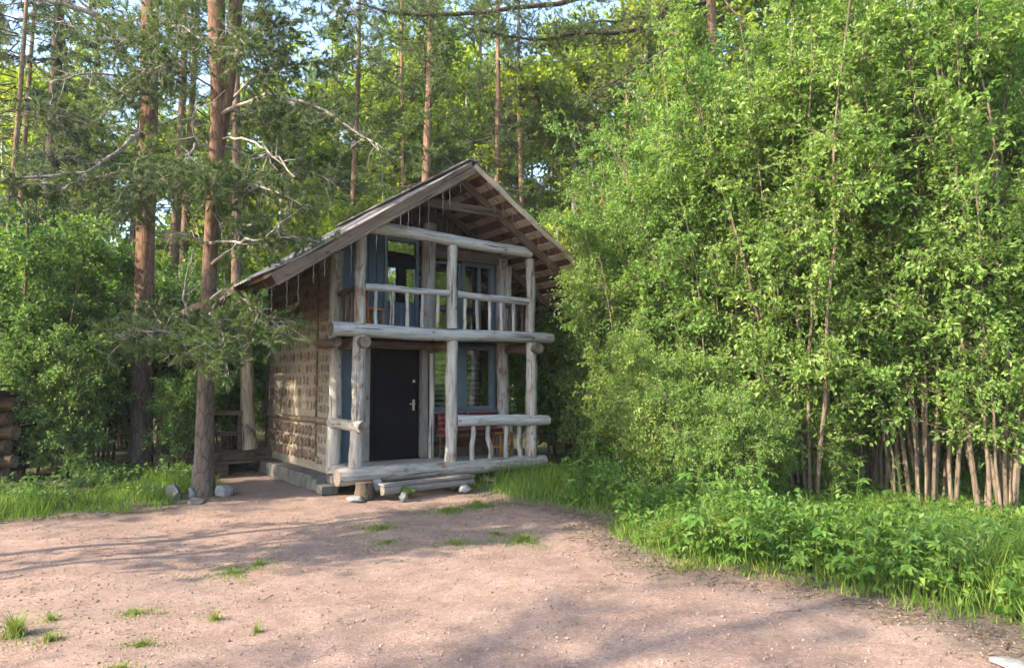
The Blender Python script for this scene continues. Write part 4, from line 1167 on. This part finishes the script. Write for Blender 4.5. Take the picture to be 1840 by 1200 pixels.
bo1 = [([up(376, 540, Y1), up(420, 525, Y1 - .5), up(470, 560, Y1 - .9), up(515, 600, Y1 - 1.1)], 15, .50), ([up(374, 600, Y1), up(330, 610, Y1 - .6), up(270, 590, Y1 - .9), up(225, 610, Y1 - 1.1)], 14, .45),
       ([up(376, 560, Y1), up(390, 580, Y1 - .7), up(400, 610, Y1 - 1.2), up(400, 650, Y1 - 1.5)], 17, .45), ([up(374, 590, Y1), up(345, 600, Y1 - .8), up(330, 640, Y1 - 1.2)], 17, .42),
       ([up(382, 360, Y1), up(430, 330, Y1 - .6), up(490, 340, Y1 - 1.0), up(545, 370, Y1 - 1.2)], 14, .55), ([up(382, 350, Y1), up(330, 330, Y1 - .7), up(280, 330, Y1 - 1.0), up(235, 320, Y1 - 1.2)], 15, .50),
       ([up(386, 330, Y1), up(385, 320, Y1 - .8), up(380, 330, Y1 - 1.4)], 20, .45), ([up(376, 480, Y1), up(420, 440, Y1 - .6), up(470, 440, Y1 - .9), up(530, 425, Y1 - 1.1)], 9, .5),
       ([up(384, 250, Y1), up(440, 200, Y1 + .3), up(520, 190, Y1 + .5), up(590, 210, Y1 + .6)], 13, .6), ([up(390, 200, Y1), up(470, 130, Y1 + .8), up(560, 110, Y1 + 1.0)], 13, .65),
       ([up(395, 260, Y1), up(450, 280, Y1 + .6), up(530, 300, Y1 + 1.0), up(600, 330, Y1 + 1.2)], 13, .6), ([up(400, 150, Y1), up(440, 80, Y1 + .1), up(500, 40, Y1)], 14, .6),
       ([up(388, 160, Y1), up(340, 130, Y1 - .4), up(290, 110, Y1 - .7), up(255, 130, Y1 - .8)], 13, .55), ([up(390, 100, Y1), up(350, 60, Y1 + .4), up(300, 40, Y1 + .6)], 13, .6), ([up(410, 80, Y1), up(430, 60, Y1 - .8), up(425, 100, Y1 - 1.2)], 14, .5),
       ([up(378, 420, Y1), up(420, 400, Y1 + .5), up(500, 420, Y1 + .2), up(600, 440, Y1 - .9)], 9, .45), ([up(388, 210, Y1), up(480, 160, Y1 - .4), up(590, 200, Y1 - .8), up(680, 260, Y1 - 1.0)], 9, .5),
       ([up(385, -30, Y1), up(480, -60, Y1 - .5), up(580, -10, Y1 - .8), up(650, 30, Y1 - .9)], 12, .6), ([up(400, -20, Y1), up(420, -80, Y1 - 1), up(400, -60, Y1 - 1.6)], 14, .6)]
bp1, b1 = big_pine('pine_tree', 'orange-barked forked pine standing beside the cabin with drooping low boughs', tr1, bo1, dead1, 71)
obj('upper_crown', PC[3][1], bp1, (0, 0, -1.5), (0, 0, 1)); 

Y2 = 14.8
g2 = at(252, 850, Y2)
tr2 = [([Vector((g2.x, Y2, -.05)), up(256, 700, Y2), up(260, 520, Y2), up(262, 380, Y2), up(268, 250, Y2), up(268, 120, Y2), up(270, -30, Y2), up(275, -300, Y2), up(280, -560, Y2)], [.21, .195, .18, .175, .18, .168, .155, .12, .04])]
dead2 = [([up(255, 235, Y2), up(220, 270, Y2 - .8), up(160, 310, Y2 - 1.5), up(80, 318, Y2 - 2.1), up(-10, 322, Y2 - 2.6)], .055), ([up(160, 310, Y2 - 1.5), up(110, 345, Y2 - 1.9), up(60, 356, Y2 - 2.1), up(0, 362, Y2 - 2.3)], .028),
         ([up(262, 240, Y2), up(190, 225, Y2 - 1.0), up(110, 195, Y2 - 1.6), up(60, 180, Y2 - 1.9)], .035), ([up(255, 80, Y2), up(205, 45, Y2 - .6), up(140, 15, Y2 - 1.1), up(50, -10, Y2 - 1.6)], .075),
         ([up(235, 110, Y2 - .1), up(190, 40, Y2 - .5), up(130, -10, Y2 - .9)], .06), ([up(262, 140, Y2), up(160, 130, Y2 - 1.2), up(90, 150, Y2 - 1.6)], .025), ([up(90, 140, 21), up(40, 95, 20.2), up(-20, 85, 19.6)], .05)]
bo2 = [([up(265, 130, Y2), up(285, 100, Y2 - .9), up(300, 130, Y2 - 1.4)], 18, .65), ([up(265, 160, Y2), up(240, 150, Y2 - 1.0), up(225, 175, Y2 - 1.5)], 18, .6), ([up(268, 60, Y2), up(240, 60, Y2 - 1.2), up(200, 90, Y2 - 1.7)], 12, .6),
       ([up(262, 320, Y2), up(270, 300, Y2 - .8), up(285, 320, Y2 - 1.5)], 19, .65), ([up(262, 340, Y2), up(240, 350, Y2 - .8), up(225, 380, Y2 - 1.3)], 17, .6),
       ([up(250, 240, Y2), up(180, 230, Y2 - 1.2), up(110, 210, Y2 - 1.8), up(40, 200, Y2 - 2.2)], 10, .5), ([up(250, 300, Y2), up(180, 320, Y2 - 1.2), up(90, 330, Y2 - 2.0), up(10, 340, Y2 - 2.4)], 9, .45),
       ([up(262, 200, Y2), up(170, 150, Y2 - .6), up(90, 120, Y2 - .9)], 9, .6), ([up(262, 30, Y2), up(170, 60, Y2 + .6), up(100, 40, Y2 + .9)], 10, .6), ([up(262, 540, Y2), up(275, 560, Y2 - .9), up(300, 610, Y2 - 1.4)], 14, .5), ([up(260, 580, Y2), up(235, 590, Y2 - .8), up(200, 620, Y2 - 1.2)], 12, .45),
       ([up(270, 20, Y2), up(310, -20, Y2 - 1), up(350, 10, Y2 - 1.6)], 12, .6)]
bp2, b2 = big_pine('pine_tree', 'thick orange-barked pine with long dead boughs behind the grass verge', tr2, bo2, dead2, 72)
obj('upper_crown', PC[1][1], bp2, (0, 0, -1.0), (0, 0, 2), 1.0)
for c_ in list(bp1.children) + list(bp2.children):
    if c_.name.startswith('upper_crown'): tag(c_, kind='stuff')
# long needle bough of a pine crossing high over the ridge: belongs to the thick pine behind the roof
bq = big_pine('pine_tree', 'pine whose long dark bough crosses high above the cabin ridge', [([at(1300, 700, 19.0), at(1290, 400, 19.0), at(1280, 100, 19.0), at(1270, -200, 19.0), at(1268, -500, 19)], [.16, .15, .14, .12, .05])],
    [([at(1272, -60, 19), at(1150, 60, 18.3), at(1040, 62, 18), at(960, 70, 17.8), at(860, 55, 17.6)], 15, .75), ([at(1275, 0, 19), at(1180, 30, 18.6), at(1080, 40, 18.4), at(1000, 50, 18.3)], 16, .8), ([at(1275, -100, 19), at(1100, -20, 18.2), at(950, 20, 17.6), at(850, 20, 17.4), at(740, 35, 17.2), at(640, 5, 17)], 11, .7),
     ([at(1276, -30, 19), at(1350, 60, 18.4), at(1400, 130, 18.0)], 10, .7), ([at(1276, -130, 19), at(1220, -40, 18.2), at(1180, 10, 17.6)], 14, .8), ([at(1272, 20, 19), at(1200, 90, 18.0), at(1130, 130, 17.5), at(1060, 170, 17.3)], 7, .7)],
    [([at(1272, -60, 19), at(1150, 60, 18.3), at(1040, 62, 18)], .04), ([at(1272, -20, 19), at(1130, 75, 18.2), at(1035, 85, 17.9)], .025)], 73, 13, 'bark_dark', 1.2)

# unseen leafy trees added to shade cabin wall and gravel; pines throw long shadows
for x, y, k, sc, lb in ((-8.1, 6.3, 2, .62, 'unseen leafy tree added to shade the gravel, opposite the shed'), (-8.8, 5.0, 2, .60, 'second unseen leafy tree added to shade the gravel, nearer the camera'), (-9.9, 10.1, 0, .68, 'unseen leafy tree added in front of the shed to shade the cabin wall')):
    place_tree('leafy_tree', TP[k], (x, y, 0), x, sc, lb, 'tree', 'unseen shade trees beside the clearing')
for x, y, k, sc, lb in ((-14.6, 5.6, 0, .78, 'second pine beside the clearing, toward the shed'), (-16.2, 7.2, 1, .9, 'third pine of the clearing edge, close to the shed'), (-13.0, -3.0, 3, .9, 'lone pine at the open end of the clearing')):
    root = tag(empty('pine_tree', (x, y, 0)), lb, 'pine', 'pines along the clearing')
    obj('trunk', trunk_mesh(PH[k] * sc, .17, (0, 0), int(-x), 'bark_pine')[0], root)
    tag(obj('branches', PC[k][0], root, (0, 0, 0), (0, 0, x), sc), kind='stuff'); tag(obj('crown', PC[k][1], root, (0, 0, 0), (0, 0, x), sc), kind='stuff')

# far woodland closing the horizon
def far_wood():
    rg = np.random.default_rng(81); n = 30000
    a = rg.uniform(-1.05, 1.05, n); d = rg.uniform(44, 62, n)
    x = np.sin(a) * d; y = np.cos(a) * d
    top = 7.5 + 2.2 * np.sin(a * 23) + 1.5 * np.sin(a * 57 + 1)
    z = top * rg.uniform(0, 1, n) ** .9
    S = np.stack([x, y, z], -1)
    D = unit(rg.normal(size=(n, 3)))
    V, F, v = leaves_from_twigs(S, D, np.full(n, .8), 3, .50, .42, rg, .2)
    tag(obj('far_woodland', fast_mesh('far_woodland', [(V, F, 0)], M['leaf_wood'], var=v)), 'distant green woodland closing the view behind the trees', kind='stuff')
far_wood()

# ------------------------------------------------------------------ grass, weeds, litter
def blades(x, y, h, lean, rg, wd=.007):
    n = len(x); z = gz(x, y)
    a = rg.uniform(0, 6.28, n); d = np.stack([np.cos(a), np.sin(a), np.zeros(n)], -1)
    fx = rg.uniform(0, 6.28, n); s = np.stack([np.cos(fx), np.sin(fx), np.zeros(n)], -1) * (wd * .5) * rg.uniform(.6, 1.5, (n, 1))
    b = np.stack([x, y, z - .01], -1); l = (lean * h)[:, None]
    m = b + d * l * .3 + np.array([0, 0, 1]) * (h * .55)[:, None]; t = b + d * l + np.array([0, 0, 1]) * h[:, None]
    V = np.stack([b - s, b + s, m + s * .8, m - s * .8, t], 1).reshape(-1, 3)
    i = np.arange(n)[:, None] * 5
    F = np.concatenate([i + [0, 1, 2], i + [0, 2, 3], i + [3, 2, 4]], 1).reshape(-1, 3)
    v = np.repeat(np.clip(rg.normal(.5, .2, n), 0, 1), 5)
    return V, F, v
def scatter(n, x0, x1, y0, y1, rg, test):
    x = rg.uniform(x0, x1, n); y = rg.uniform(y0, y1, n); k = test(x, y)
    return x[k], y[k]
rgg = np.random.default_rng(91)
def patchy(x, y, f=1.3): return .5 + .5 * np.sin(f * x + 1.7 * np.sin(.8 * f * y)) * np.sin(f * 1.2 * y + 1.1 * np.sin(f * x))
# verge below the pines
x, y = scatter(60000, -13, -4.6, 8.6, 14.5, rgg, lambda x, y: (sd_clear(x, y) > -.12 + .42 * patchy(x, y, 3.3) * patchy(x, y, 8) + .25 * rgg.uniform(0, 1, x.shape) ** 2) & (patchy(x, y, 2.3) > .22 * rgg.uniform(0, 1, x.shape)) & (np.hypot(x + 5.05, y - 11.85) > .3) & (rgg.uniform(0, 1, x.shape) < np.clip(1.3 - .55 * sd_clear(x, y), .06, 1)) & (x < -5.2 + .05 * (y - 10)))
h = rgg.uniform(.05, .36, len(x)) ** 1.1 * (.6 + .8 * patchy(x, y, 2)) * np.clip(.30 + sd_clear(x, y) * .9, .12, 1) * np.exp(-np.clip(sd_clear(x, y) - 1.0, 0, 9) / 1.2) * (1 + .6 * (rgg.uniform(0, 1, len(x)) > .95))
V, F, v = blades(x, y, h, rgg.uniform(.1, .8, len(x)), rgg, .010)
tag(obj('verge_grass', fast_mesh('verge_grass', [(V, F, 0)], M['grass'], var=v)), 'sunlit green grass verge below the pines', 'grass', kind='stuff')
# grass under and before the willows
x, y = scatter(125000, -.8, 10, 3.0, 15.0, rgg, lambda x, y: (sd_clear(x, y) > -.10 + .5 * patchy(x, y, 3) * patchy(x, y, 7) + .3 * rgg.uniform(0, 1, x.shape) ** 2) & (patchy(x, y, 2.6) > .3 * rgg.uniform(0, 1, x.shape)) & (rgg.uniform(0, 1, x.shape) < np.clip(1.5 - .16 * sd_clear(x, y), .2, 1)) & ((x - HX) * math.sin(HA) * -1 + (y - HY) * math.cos(HA) < -.15 + 10 * (x > 1.1)))
sdc = sd_clear(x, y)
h = rgg.uniform(.10, .40, len(x)) * np.clip(.22 + sdc * .95, .1, 1.15) * (1 + .5 * (rgg.uniform(0, 1, len(x)) > .93)) * (1 + .8 * np.clip((x - 3.2) / 1.2, 0, 1) * np.clip((7.5 - y) / 2, 0, 1)) * (.45 + .55 * np.exp(-np.clip(sdc - .9, 0, 9) / 1.2))
V, F, v = blades(x, y, h, rgg.uniform(.1, .8, len(x)), rgg, .009)
tag(obj('thicket_grass', fast_mesh('thicket_grass', [(V, F, 0)], M['grass'], var=v)), 'long green grass growing in front of and under the willows', 'grass', kind='stuff')
# low leafy ground cover among them
x, y = scatter(7500, -.6, 9.5, 3.6, 14.0, rgg, lambda x, y: (sd_clear(x, y) > .18 + .25 * patchy(x, y, 3)) & ((x > .9) | (y < 11.2)))
sdc = sd_clear(x, y); hz = np.clip(.10 + .38 * sdc, .08, .50) * rgg.uniform(.25, 1.1, len(x)) * (.45 + .9 * patchy(x, y, 2.1)) * (1 + .7 * (rgg.uniform(0, 1, len(x)) > .93)) * np.exp(-np.clip(sdc - .9, 0, 9) / 1.1)
S = np.stack([x, y, gz(x, y) + hz], -1); D = unit(rgg.normal(size=S.shape) * np.array([1, 1, .35]) + np.array([0, 0, .3]))
V, F, v = leaves_from_twigs(S, D, np.full(len(x), .16), 9, .085, .050, rgg, .35, .2, .9, .04)
st = many_tubes(np.stack([x, y, gz(x, y) - .02], -1), S, .004, .003, 3)
tag(obj('ground_cover', fast_mesh('ground_cover', [(V, F, 0), (*st, 1)], [M['leaf_herb'], M['leaf_herb']], var=np.concatenate([v, np.full(len(st[0]), .4)]))), 'leafy green ground cover between the weeds under the willows', 'ground cover', kind='stuff')
x, y = scatter(2200, -12, -5.0, 10.4, 14.5, rgg, lambda x, y: (sd_clear(x, y) > .5) & (sd_clear(x, y) < 2.6) & (patchy(x, y, 2) > .5))
S = np.stack([x, y, gz(x, y) + rgg.uniform(.04, .22, len(x))], -1); D = unit(rgg.normal(size=S.shape) * np.array([1, 1, .35]) + np.array([0, 0, .3]))
V, F, v = leaves_from_twigs(S, D, np.full(len(x), .16), 8, .08, .05, rgg, .35, .2, .9, .04)
tag(obj('verge_herbs', fast_mesh('verge_herbs', [(V, F, 0)], M['leaf_shrub'], var=v)), 'low leafy herbs growing through the verge grass below the pines', 'herbs', kind='stuff')

x, y = scatter(1500, .9, 9.5, 3.9, 12.5, rgg, lambda x, y: (sd_clear(x, y) > .35) & (sd_clear(x, y) < 2.4) & (patchy(x, y, 1.7) > .55))
hh = rgg.uniform(.3, .75, len(x)) * np.exp(-np.clip(sd_clear(x, y) - .9, 0, 9) / 1.6); B0 = np.stack([x, y, gz(x, y) - .02], -1); B1 = B0 + np.stack([rgg.normal(0, .07, len(x)), rgg.normal(0, .07, len(x)), hh], -1)
st = many_tubes(B0, B1, .004, .002, 3); u = rgg.uniform(.45, 1.0, (len(x), 5, 1)); S = (B0[:, None] + (B1 - B0)[:, None] * u).reshape(-1, 3)
D = unit(rgg.normal(size=S.shape) * np.array([1, 1, .3]) + np.array([0, 0, .25]))
V, F, v = leaves_from_twigs(S, D, np.full(len(S), .10), 4, .075, .026, rgg, .3, .2, .8, .015)
tag(obj('tall_herbs', fast_mesh('tall_herbs', [(V, F, 0), (*st, 0)], M['leaf_shrub'], var=np.concatenate([v, np.full(len(st[0]), .6)]))), 'scattered taller narrow-leaved herbs standing above the ground cover', 'herbs', kind='stuff')

# individual leafy weeds: each leaf is cut into five pointed leaflets on a stalk
def weed_leaf(seed):
    rg = np.random.default_rng(seed); ch = []; vv = []
    ch.append(many_tubes(np.array([[0, 0, 0.]]), np.array([[.10, 0, .02]]), .0022, .0015, 3)); vv.append(np.full(len(ch[0][0]), .5))
    for ang, l, ox in ((0, .105, .10), (.85, .085, .098), (-.85, .085, .098), (1.75, .06, .093), (-1.75, .06, .093)):
        ax = np.array([math.cos(ang), math.sin(ang), -.12]); sd = np.array([-math.sin(ang), math.cos(ang), 0]); b = np.array([ox, 0, .02])
        w_ = l * .27
        pts = np.array([b, b + ax * l * .33 + sd * w_ + [0, 0, .010], b + ax * l * .70 + sd * w_ * .72 + [0, 0, .004], b + ax * l + [0, 0, -.016], b + ax * l * .70 - sd * w_ * .72 + [0, 0, .004], b + ax * l * .33 - sd * w_ + [0, 0, .010], b + ax * l * .5])
        ch.append((pts, np.array([[0, 1, 6], [1, 2, 6], [2, 3, 6], [3, 4, 6], [4, 5, 6], [5, 0, 6]]))); vv.append(np.full(7, rg.uniform(.35, .75)))
    return fast_mesh('leaf', [(*c, 0) for c in ch], M['leaf_herb'], var=np.concatenate(vv))
WLF = [weed_leaf(i) for i in range(3)]
def narrow_leaf():
    P = np.array([[0, 0, 0], [.04, .011, .006], [.085, .008, .004], [.13, 0, -.012], [.085, -.008, .004], [.04, -.011, .006], [.06, 0, -.002]])
    return fast_mesh('leaf', [(P, np.array([[0, 1, 6], [1, 2, 6], [2, 3, 6], [3, 4, 6], [4, 5, 6], [5, 0, 6]]), 0)], M['leaf_herb'], var=np.full(7, .75))
NLF = narrow_leaf()
def stem_mesh(h, r, seed):
    rg = np.random.default_rng(seed); t = np.linspace(0, 1, 6)
    P = np.stack([.05 * h * np.sin(t * 2 + seed), .05 * h * np.sin(t * 2.4 + 2 * seed), h * t], -1); P -= P[0]
    V, F = tube(P, r * np.linspace(1, .5, 6), 5); return fast_mesh('stem', [(V, F, 0)], M['leaf_herb'], var=np.full(len(V), .55)), P
SM_ = [stem_mesh(h_, .005, i) for i, h_ in enumerate((.32, .45, .58))]
rgw = np.random.default_rng(97)
def weed(x, y, big, label):
    i = int(rgw.integers(0, 3)); me, P = SM_[i]; n = [8, 10, 13][i]
    root = tag(empty('leafy_weed', (x, y, gzf(x, y) - .01), rgw.uniform(0, 6.28)), label, 'weed', 'leafy weeds in front of the willows'); root.scale = (big,) * 3
    obj('stem', me, root)
    for k in range(n):
        t = .25 + .75 * k / (n - 1); p = poly_at(P, np.array([t]))[0][0]
        o = obj('leaf', WLF[k % 3], root, tuple(p), (rgw.uniform(-.25, .25), rgw.uniform(-.35, .25) - .1 * (t > .9), k * 2.4 + rgw.uniform(-.3, .3)), rgw.uniform(.75, 1.3) * (1.1 - .25 * t))
WG = [(1.62, 9.9), (1.5, 9.3), (1.45, 8.7), (1.75, 8.3), (1.72, 7.75), (2.05, 7.6), (2.15, 7.25), (2.4, 7.35), (2.5, 7.05), (2.72, 7.15), (2.8, 6.85), (3.0, 7.0), (3.05, 6.6), (3.3, 6.75), (3.3, 6.3), (3.55, 6.5), (3.65, 6.1), (3.85, 6.4), (2.3, 7.9), (2.65, 7.7), (3.0, 7.5), (3.4, 7.3), (3.75, 7.0),
      (4.1, 6.7), (4.35, 6.3), (1.9, 8.9), (2.2, 8.5), (1.0, 11.2), (1.3, 10.8), (1.6, 10.6), (.75, 11.5), (1.9, 10.1), (2.9, 8.1), (3.5, 7.9), (4.0, 7.5), (4.5, 7.1), (1.15, 11.9), (1.55, 11.4), (2.45, 9.2), (3.9, 5.7), (4.3, 5.6), (2.2, 6.98), (2.62, 6.72), (2.95, 6.42), (1.85, 7.38)]
for i, (x, y) in enumerate(WG):
    weed(x + rgw.uniform(-.08, .08), y + rgw.uniform(-.08, .08), rgw.uniform(.8, 1.5) * (1.05 if y < 7.6 else .72), 'leafy green weed with five-part leaves in the fringe before the willows')
TW = [(1372, 925, 8.6, .80, 'tall stalk with narrow leaves before the split willow stem'), (1525, 940, 7.9, .75, 'tall narrow-leaved stalk below the slanting willow stem'), (1610, 950, 7.4, .85, 'tallest narrow-leaved stalk amid the weeds under the fan of willow stems'),
      (1400, 890, 10.2, .7, 'thin stalk standing back among the willow stems'), (1700, 990, 6.6, .6, 'narrow-leaved stalk near the tall grass corner'), (1290, 960, 8.0, .5, 'short narrow-leaved stalk over the bright yellow-green patch')]
for px, py, Y, h_, lb in TW:
    x = wpos(px, Y); root = tag(empty('tall_weed', (x, Y, gzf(x, Y) - .01)), lb, 'weed', 'tall narrow-leaved stalks')
    me, P = stem_mesh(h_ * 1.15, .006, px); obj('stem', me, root)
    for k in range(24):
        t = .35 + .65 * k / 23; p = poly_at(P, np.array([t]))[0][0]
        obj('leaf', NLF, root, tuple(p), (0, rgw.uniform(-.7, .1), k * 2.4), rgw.uniform(.7, 1.2) * (1.2 - .5 * t))

# bright feathery horsetail-like clumps at the gravel edge
def feathery(n, r, h, seed):
    rg = np.random.default_rng(abs(int(seed)))
    x = rg.normal(0, r, n); y = rg.normal(0, r * .7, n); hh = h * rg.uniform(.5, 1.1, n)
    S = np.stack([x, y, np.zeros(n)], -1); E = S + np.stack([rg.normal(0, .06, n), rg.normal(0, .06, n), hh], -1)
    k = 34; u = rg.uniform(.15, 1, (n, k, 1)); p = S[:, None] + (E - S)[:, None] * u
    d = unit(rg.normal(size=(n, k, 3)) * np.array([1, 1, .3]) + np.array([0, 0, .35]))
    V, F, v = needles_from_tufts(p.reshape(-1, 3), d.reshape(-1, 3), 1, .07, .006, rg, .1)
    v = np.clip(v + .35, 0, 1)
    tb = many_tubes(S, E, .003, .002, 3)
    return fast_mesh('clump', [(V, F, 0), (*tb, 0)], M['grass'], var=np.concatenate([v, np.full(len(tb[0]), .8)]))
for px, py, Y, n, r, h_, lb in ((1190, 985, 8.15, 60, .13, .30, 'bright feathery clump nearest the porch side of the weeds'), (1300, 1000, 7.75, 80, .15, .42, 'bright yellow-green feathery clump before the willow bush'), (1235, 990, 8.1, 50, .12, .32, 'middle one of the bright feathery clumps')):
    x = wpos(px, Y); root = tag(empty('feathery_clump', (x, Y, gzf(x, Y))), lb, 'plant', 'feathery clumps at the gravel edge'); tag(obj('fronds', feathery(n, r, h_, int(px)), root), kind='stuff')

# single grass tufts on the gravel
def tuft(seed, n, r, h):
    """a thin straggling tuft: blades crowd the middle and thin out, small round leaves lie between them"""
    rg = np.random.default_rng(seed); n = int(n * 1.1)
    q = np.abs(rg.normal(0, 1, n)) ** 1.3 * r * 1.15; th = rg.uniform(0, 6.28, n)
    x = q * np.cos(th) * (1 + .5 * np.sin(2 * th + seed)); y = q * np.sin(th) * .9
    a = rg.uniform(0, 6.28, n); hh = h * rg.uniform(.25, 1.1, n) * np.exp(-q / (r * 3.2)); ln = rg.uniform(.3, 1.3, n) * hh
    d = np.stack([np.cos(a), np.sin(a), np.zeros(n)], -1); s = np.stack([-np.sin(a), np.cos(a), np.zeros(n)], -1) * .0028
    b = np.stack([x, y, np.full(n, -.01)], -1); m = b + d * (ln * .35)[:, None] + np.array([0, 0, 1]) * (hh * .6)[:, None]; t = b + d * ln[:, None] + np.array([0, 0, 1]) * hh[:, None]
    V = np.stack([b - s, b + s, m + s * .8, m - s * .8, t], 1).reshape(-1, 3); i = np.arange(n)[:, None] * 5
    F = np.concatenate([i + [0, 1, 2], i + [0, 2, 3], i + [3, 2, 4]], 1).reshape(-1, 3)
    k = n // 4
    S = b[:k] * np.array([1.5, 1.5, 0]) + np.array([0, 0, .012]); D = unit(rg.normal(size=S.shape) * np.array([1, 1, .25]))
    V2, F2, v2 = leaves_from_twigs(S, D, np.full(k, .02), 2, .020, .013, rg, 0, .1, .8, .008)
    return fast_mesh('grass_tuft', [(V, F, 0), (V2, F2, 0)], M['grass_dry'], var=np.concatenate([np.repeat(np.clip(rg.normal(.55, .25, n), 0, 1), 5), v2]))
for i, (px, py, n, r, h_, lb) in enumerate((
        (50, 1132, 220, .065, .22, 'tallest grass tuft on the open gravel'), (110, 1140, 120, .055, .10, 'small weed tuft beside the tallest gravel tuft'), (112, 1108, 70, .05, .10, 'sparse tuft behind the tallest gravel tuft'), (258, 1095, 170, .10, .07, 'low spreading tuft midway across the sunny gravel'),
        (270, 1146, 190, .10, .06, 'flat yellowish tuft nearest the camera side of the gravel'), (398, 1098, 60, .04, .12, 'small upright weed sprig on the gravel'), (475, 1118, 40, .02, .12, 'thin sprig standing alone on the gravel'), (430, 1022, 240, .20, .05, 'wide sparse grass patch inside the branch shadow'),
        (475, 1008, 160, .13, .05, 'small grass patch above the wide sparse one'), (808, 916, 320, .14, .10, 'dense green tuft in front of the step'), (858, 908, 340, .14, .12, 'dense green tuft closest to the weeds by the porch'), (690, 948, 340, .26, .06, 'dark green patch on the shaded gravel'),
        (700, 970, 260, .28, .04, 'yellowish thin patch below the dark green one'), (940, 965, 340, .18, .09, 'green patch on the shaded gravel toward the weeds'), (820, 974, 280, .24, .05, 'faint grass patch in the middle of the gravel'), (1145, 940, 200, .15, .12, 'grass tuft at the litter edge by the weeds'), (892, 953, 220, .18, .05, 'pale thin patch between the green ones'),
        (235, 1190, 120, .05, .05, 'tiny tuft at the bottom of the gravel'), (1230, 1015, 260, .2, .07, 'thin grass at the foot of the feathery clumps'))):
    dd = CAM_H * F_PX / (py - 692); x = wpos(px, dd)
    root = tag(empty('grass_tuft', (x, dd, gzf(x, dd))), lb, 'grass tuft', 'grass tufts on the gravel'); tag(obj('blades', tuft(300 + i, int(n * (2.2 if py < 1030 else 1.2)), r * (1.15 if py < 1030 else 1.0), h_ * (1.2 if py < 1030 else 1)), root), kind='stuff')

x, y = scatter(5200, -8, 4.5, 4.0, 13, rgg, lambda x, y: (sd_clear(x, y) < -.05) & (patchy(x, y, 1.1) > .25 * rgg.uniform(0, 1, x.shape)))
S = np.stack([x, y, gz(x, y) + .006], -1); D = unit(rgg.normal(size=S.shape) * np.array([1, 1, .1])); n = len(x)
ln = .03 + .05 * rgg.uniform(0, 1, n) + .22 * (rgg.uniform(0, 1, n) > .985)
tv = many_tubes(S, S + D * ln[:, None], np.where(ln > .2, .004, .0018), .001, 3)
tag(obj('fallen_twigs', fast_mesh('fallen_twigs', [(*tv, 0)], M['litter'], var=np.repeat(rgg.uniform(0, .7, n), 6))), 'fallen twigs and needles strewn over the gravel', 'twigs', kind='stuff')
# litter of dead leaves and twigs along the edge, loose pebbles
x, y = scatter(70000, -7, 5.5, 3.6, 13, rgg, lambda x, y: (np.abs(sd_clear(x, y) + .08) < .10 + .55 * rgg.uniform(0, 1, x.shape) ** 2 * (x > 0.5)) )
S = np.stack([x, y, gz(x, y) + .006], -1); D = unit(rgg.normal(size=S.shape) * np.array([1, 1, .12]))
V, F, v = leaves_from_twigs(S, D, np.full(len(x), .02), 1, .038, .018, rgg, 0, .15, .4, .004)
tw = S[:700]; tv = many_tubes(tw, tw + D[:700] * rgg.uniform(.05, .28, (700, 1)), .0035, .002, 3)
tag(obj('leaf_litter', fast_mesh('leaf_litter', [(V, F, 0), (*tv, 0)], M['litter'], var=np.concatenate([v, np.full(len(tv[0]), .5)]))), 'dry brown leaf litter and twigs along the gravel edge', 'leaf litter', kind='stuff')
x, y = scatter(26000, -7.5, 4.5, 3.8, 13, rgg, lambda x, y: (sd_clear(x, y) < .1) & (rgg.uniform(0, 1, x.shape) < np.clip(6.5 / y, 0, 1) ** 1.5))
n = len(x); r_ = .004 + .010 * rgg.uniform(0, 1, n) ** 4 + .010 * (rgg.uniform(0, 1, n) > .985)
O = np.array([[1, 0, 0], [0, 1, 0], [-1, 0, 0], [0, -1, 0], [0, 0, .8], [0, 0, -.8]]); 
V = (np.stack([x, y, gz(x, y) + r_ * .3], -1)[:, None] + (O[None] * rgg.uniform(.6, 1.35, (n, 6, 1))) * r_[:, None, None]).reshape(-1, 3)
TF = np.array([[0, 1, 4], [1, 2, 4], [2, 3, 4], [3, 0, 4], [1, 0, 5], [2, 1, 5], [3, 2, 5], [0, 3, 5]])
F = (np.arange(n)[:, None, None] * 6 + TF[None]).reshape(-1, 3)
tag(obj('gravel_stones', fast_mesh('gravel_stones', [(V, F, 0)], M['pebble'], var=np.repeat(np.clip(rgg.normal(.5, .25, n), 0, 1), 6))), 'loose pink and grey stones strewn over the gravel', 'gravel', kind='stuff')

# thin evening haze in the air of the clearing and the forest
hm, hn, hout = new_mat('haze')
pv = hn.nodes.new('ShaderNodeVolumePrincipled'); pv.inputs['Density'].default_value = .0006; pv.inputs['Color'].default_value = (.93, .96, 1.0, 1); pv.inputs['Anisotropy'].default_value = .2
hn.links.new(pv.outputs[0], hout.inputs['Volume'])
tag(obj('haze', fast_mesh('haze', [(*box_vf((0, 25, 11.5), (150, 90, 25)), 0)], hm)), 'thin haze in the air between the trees', kind='stuff')
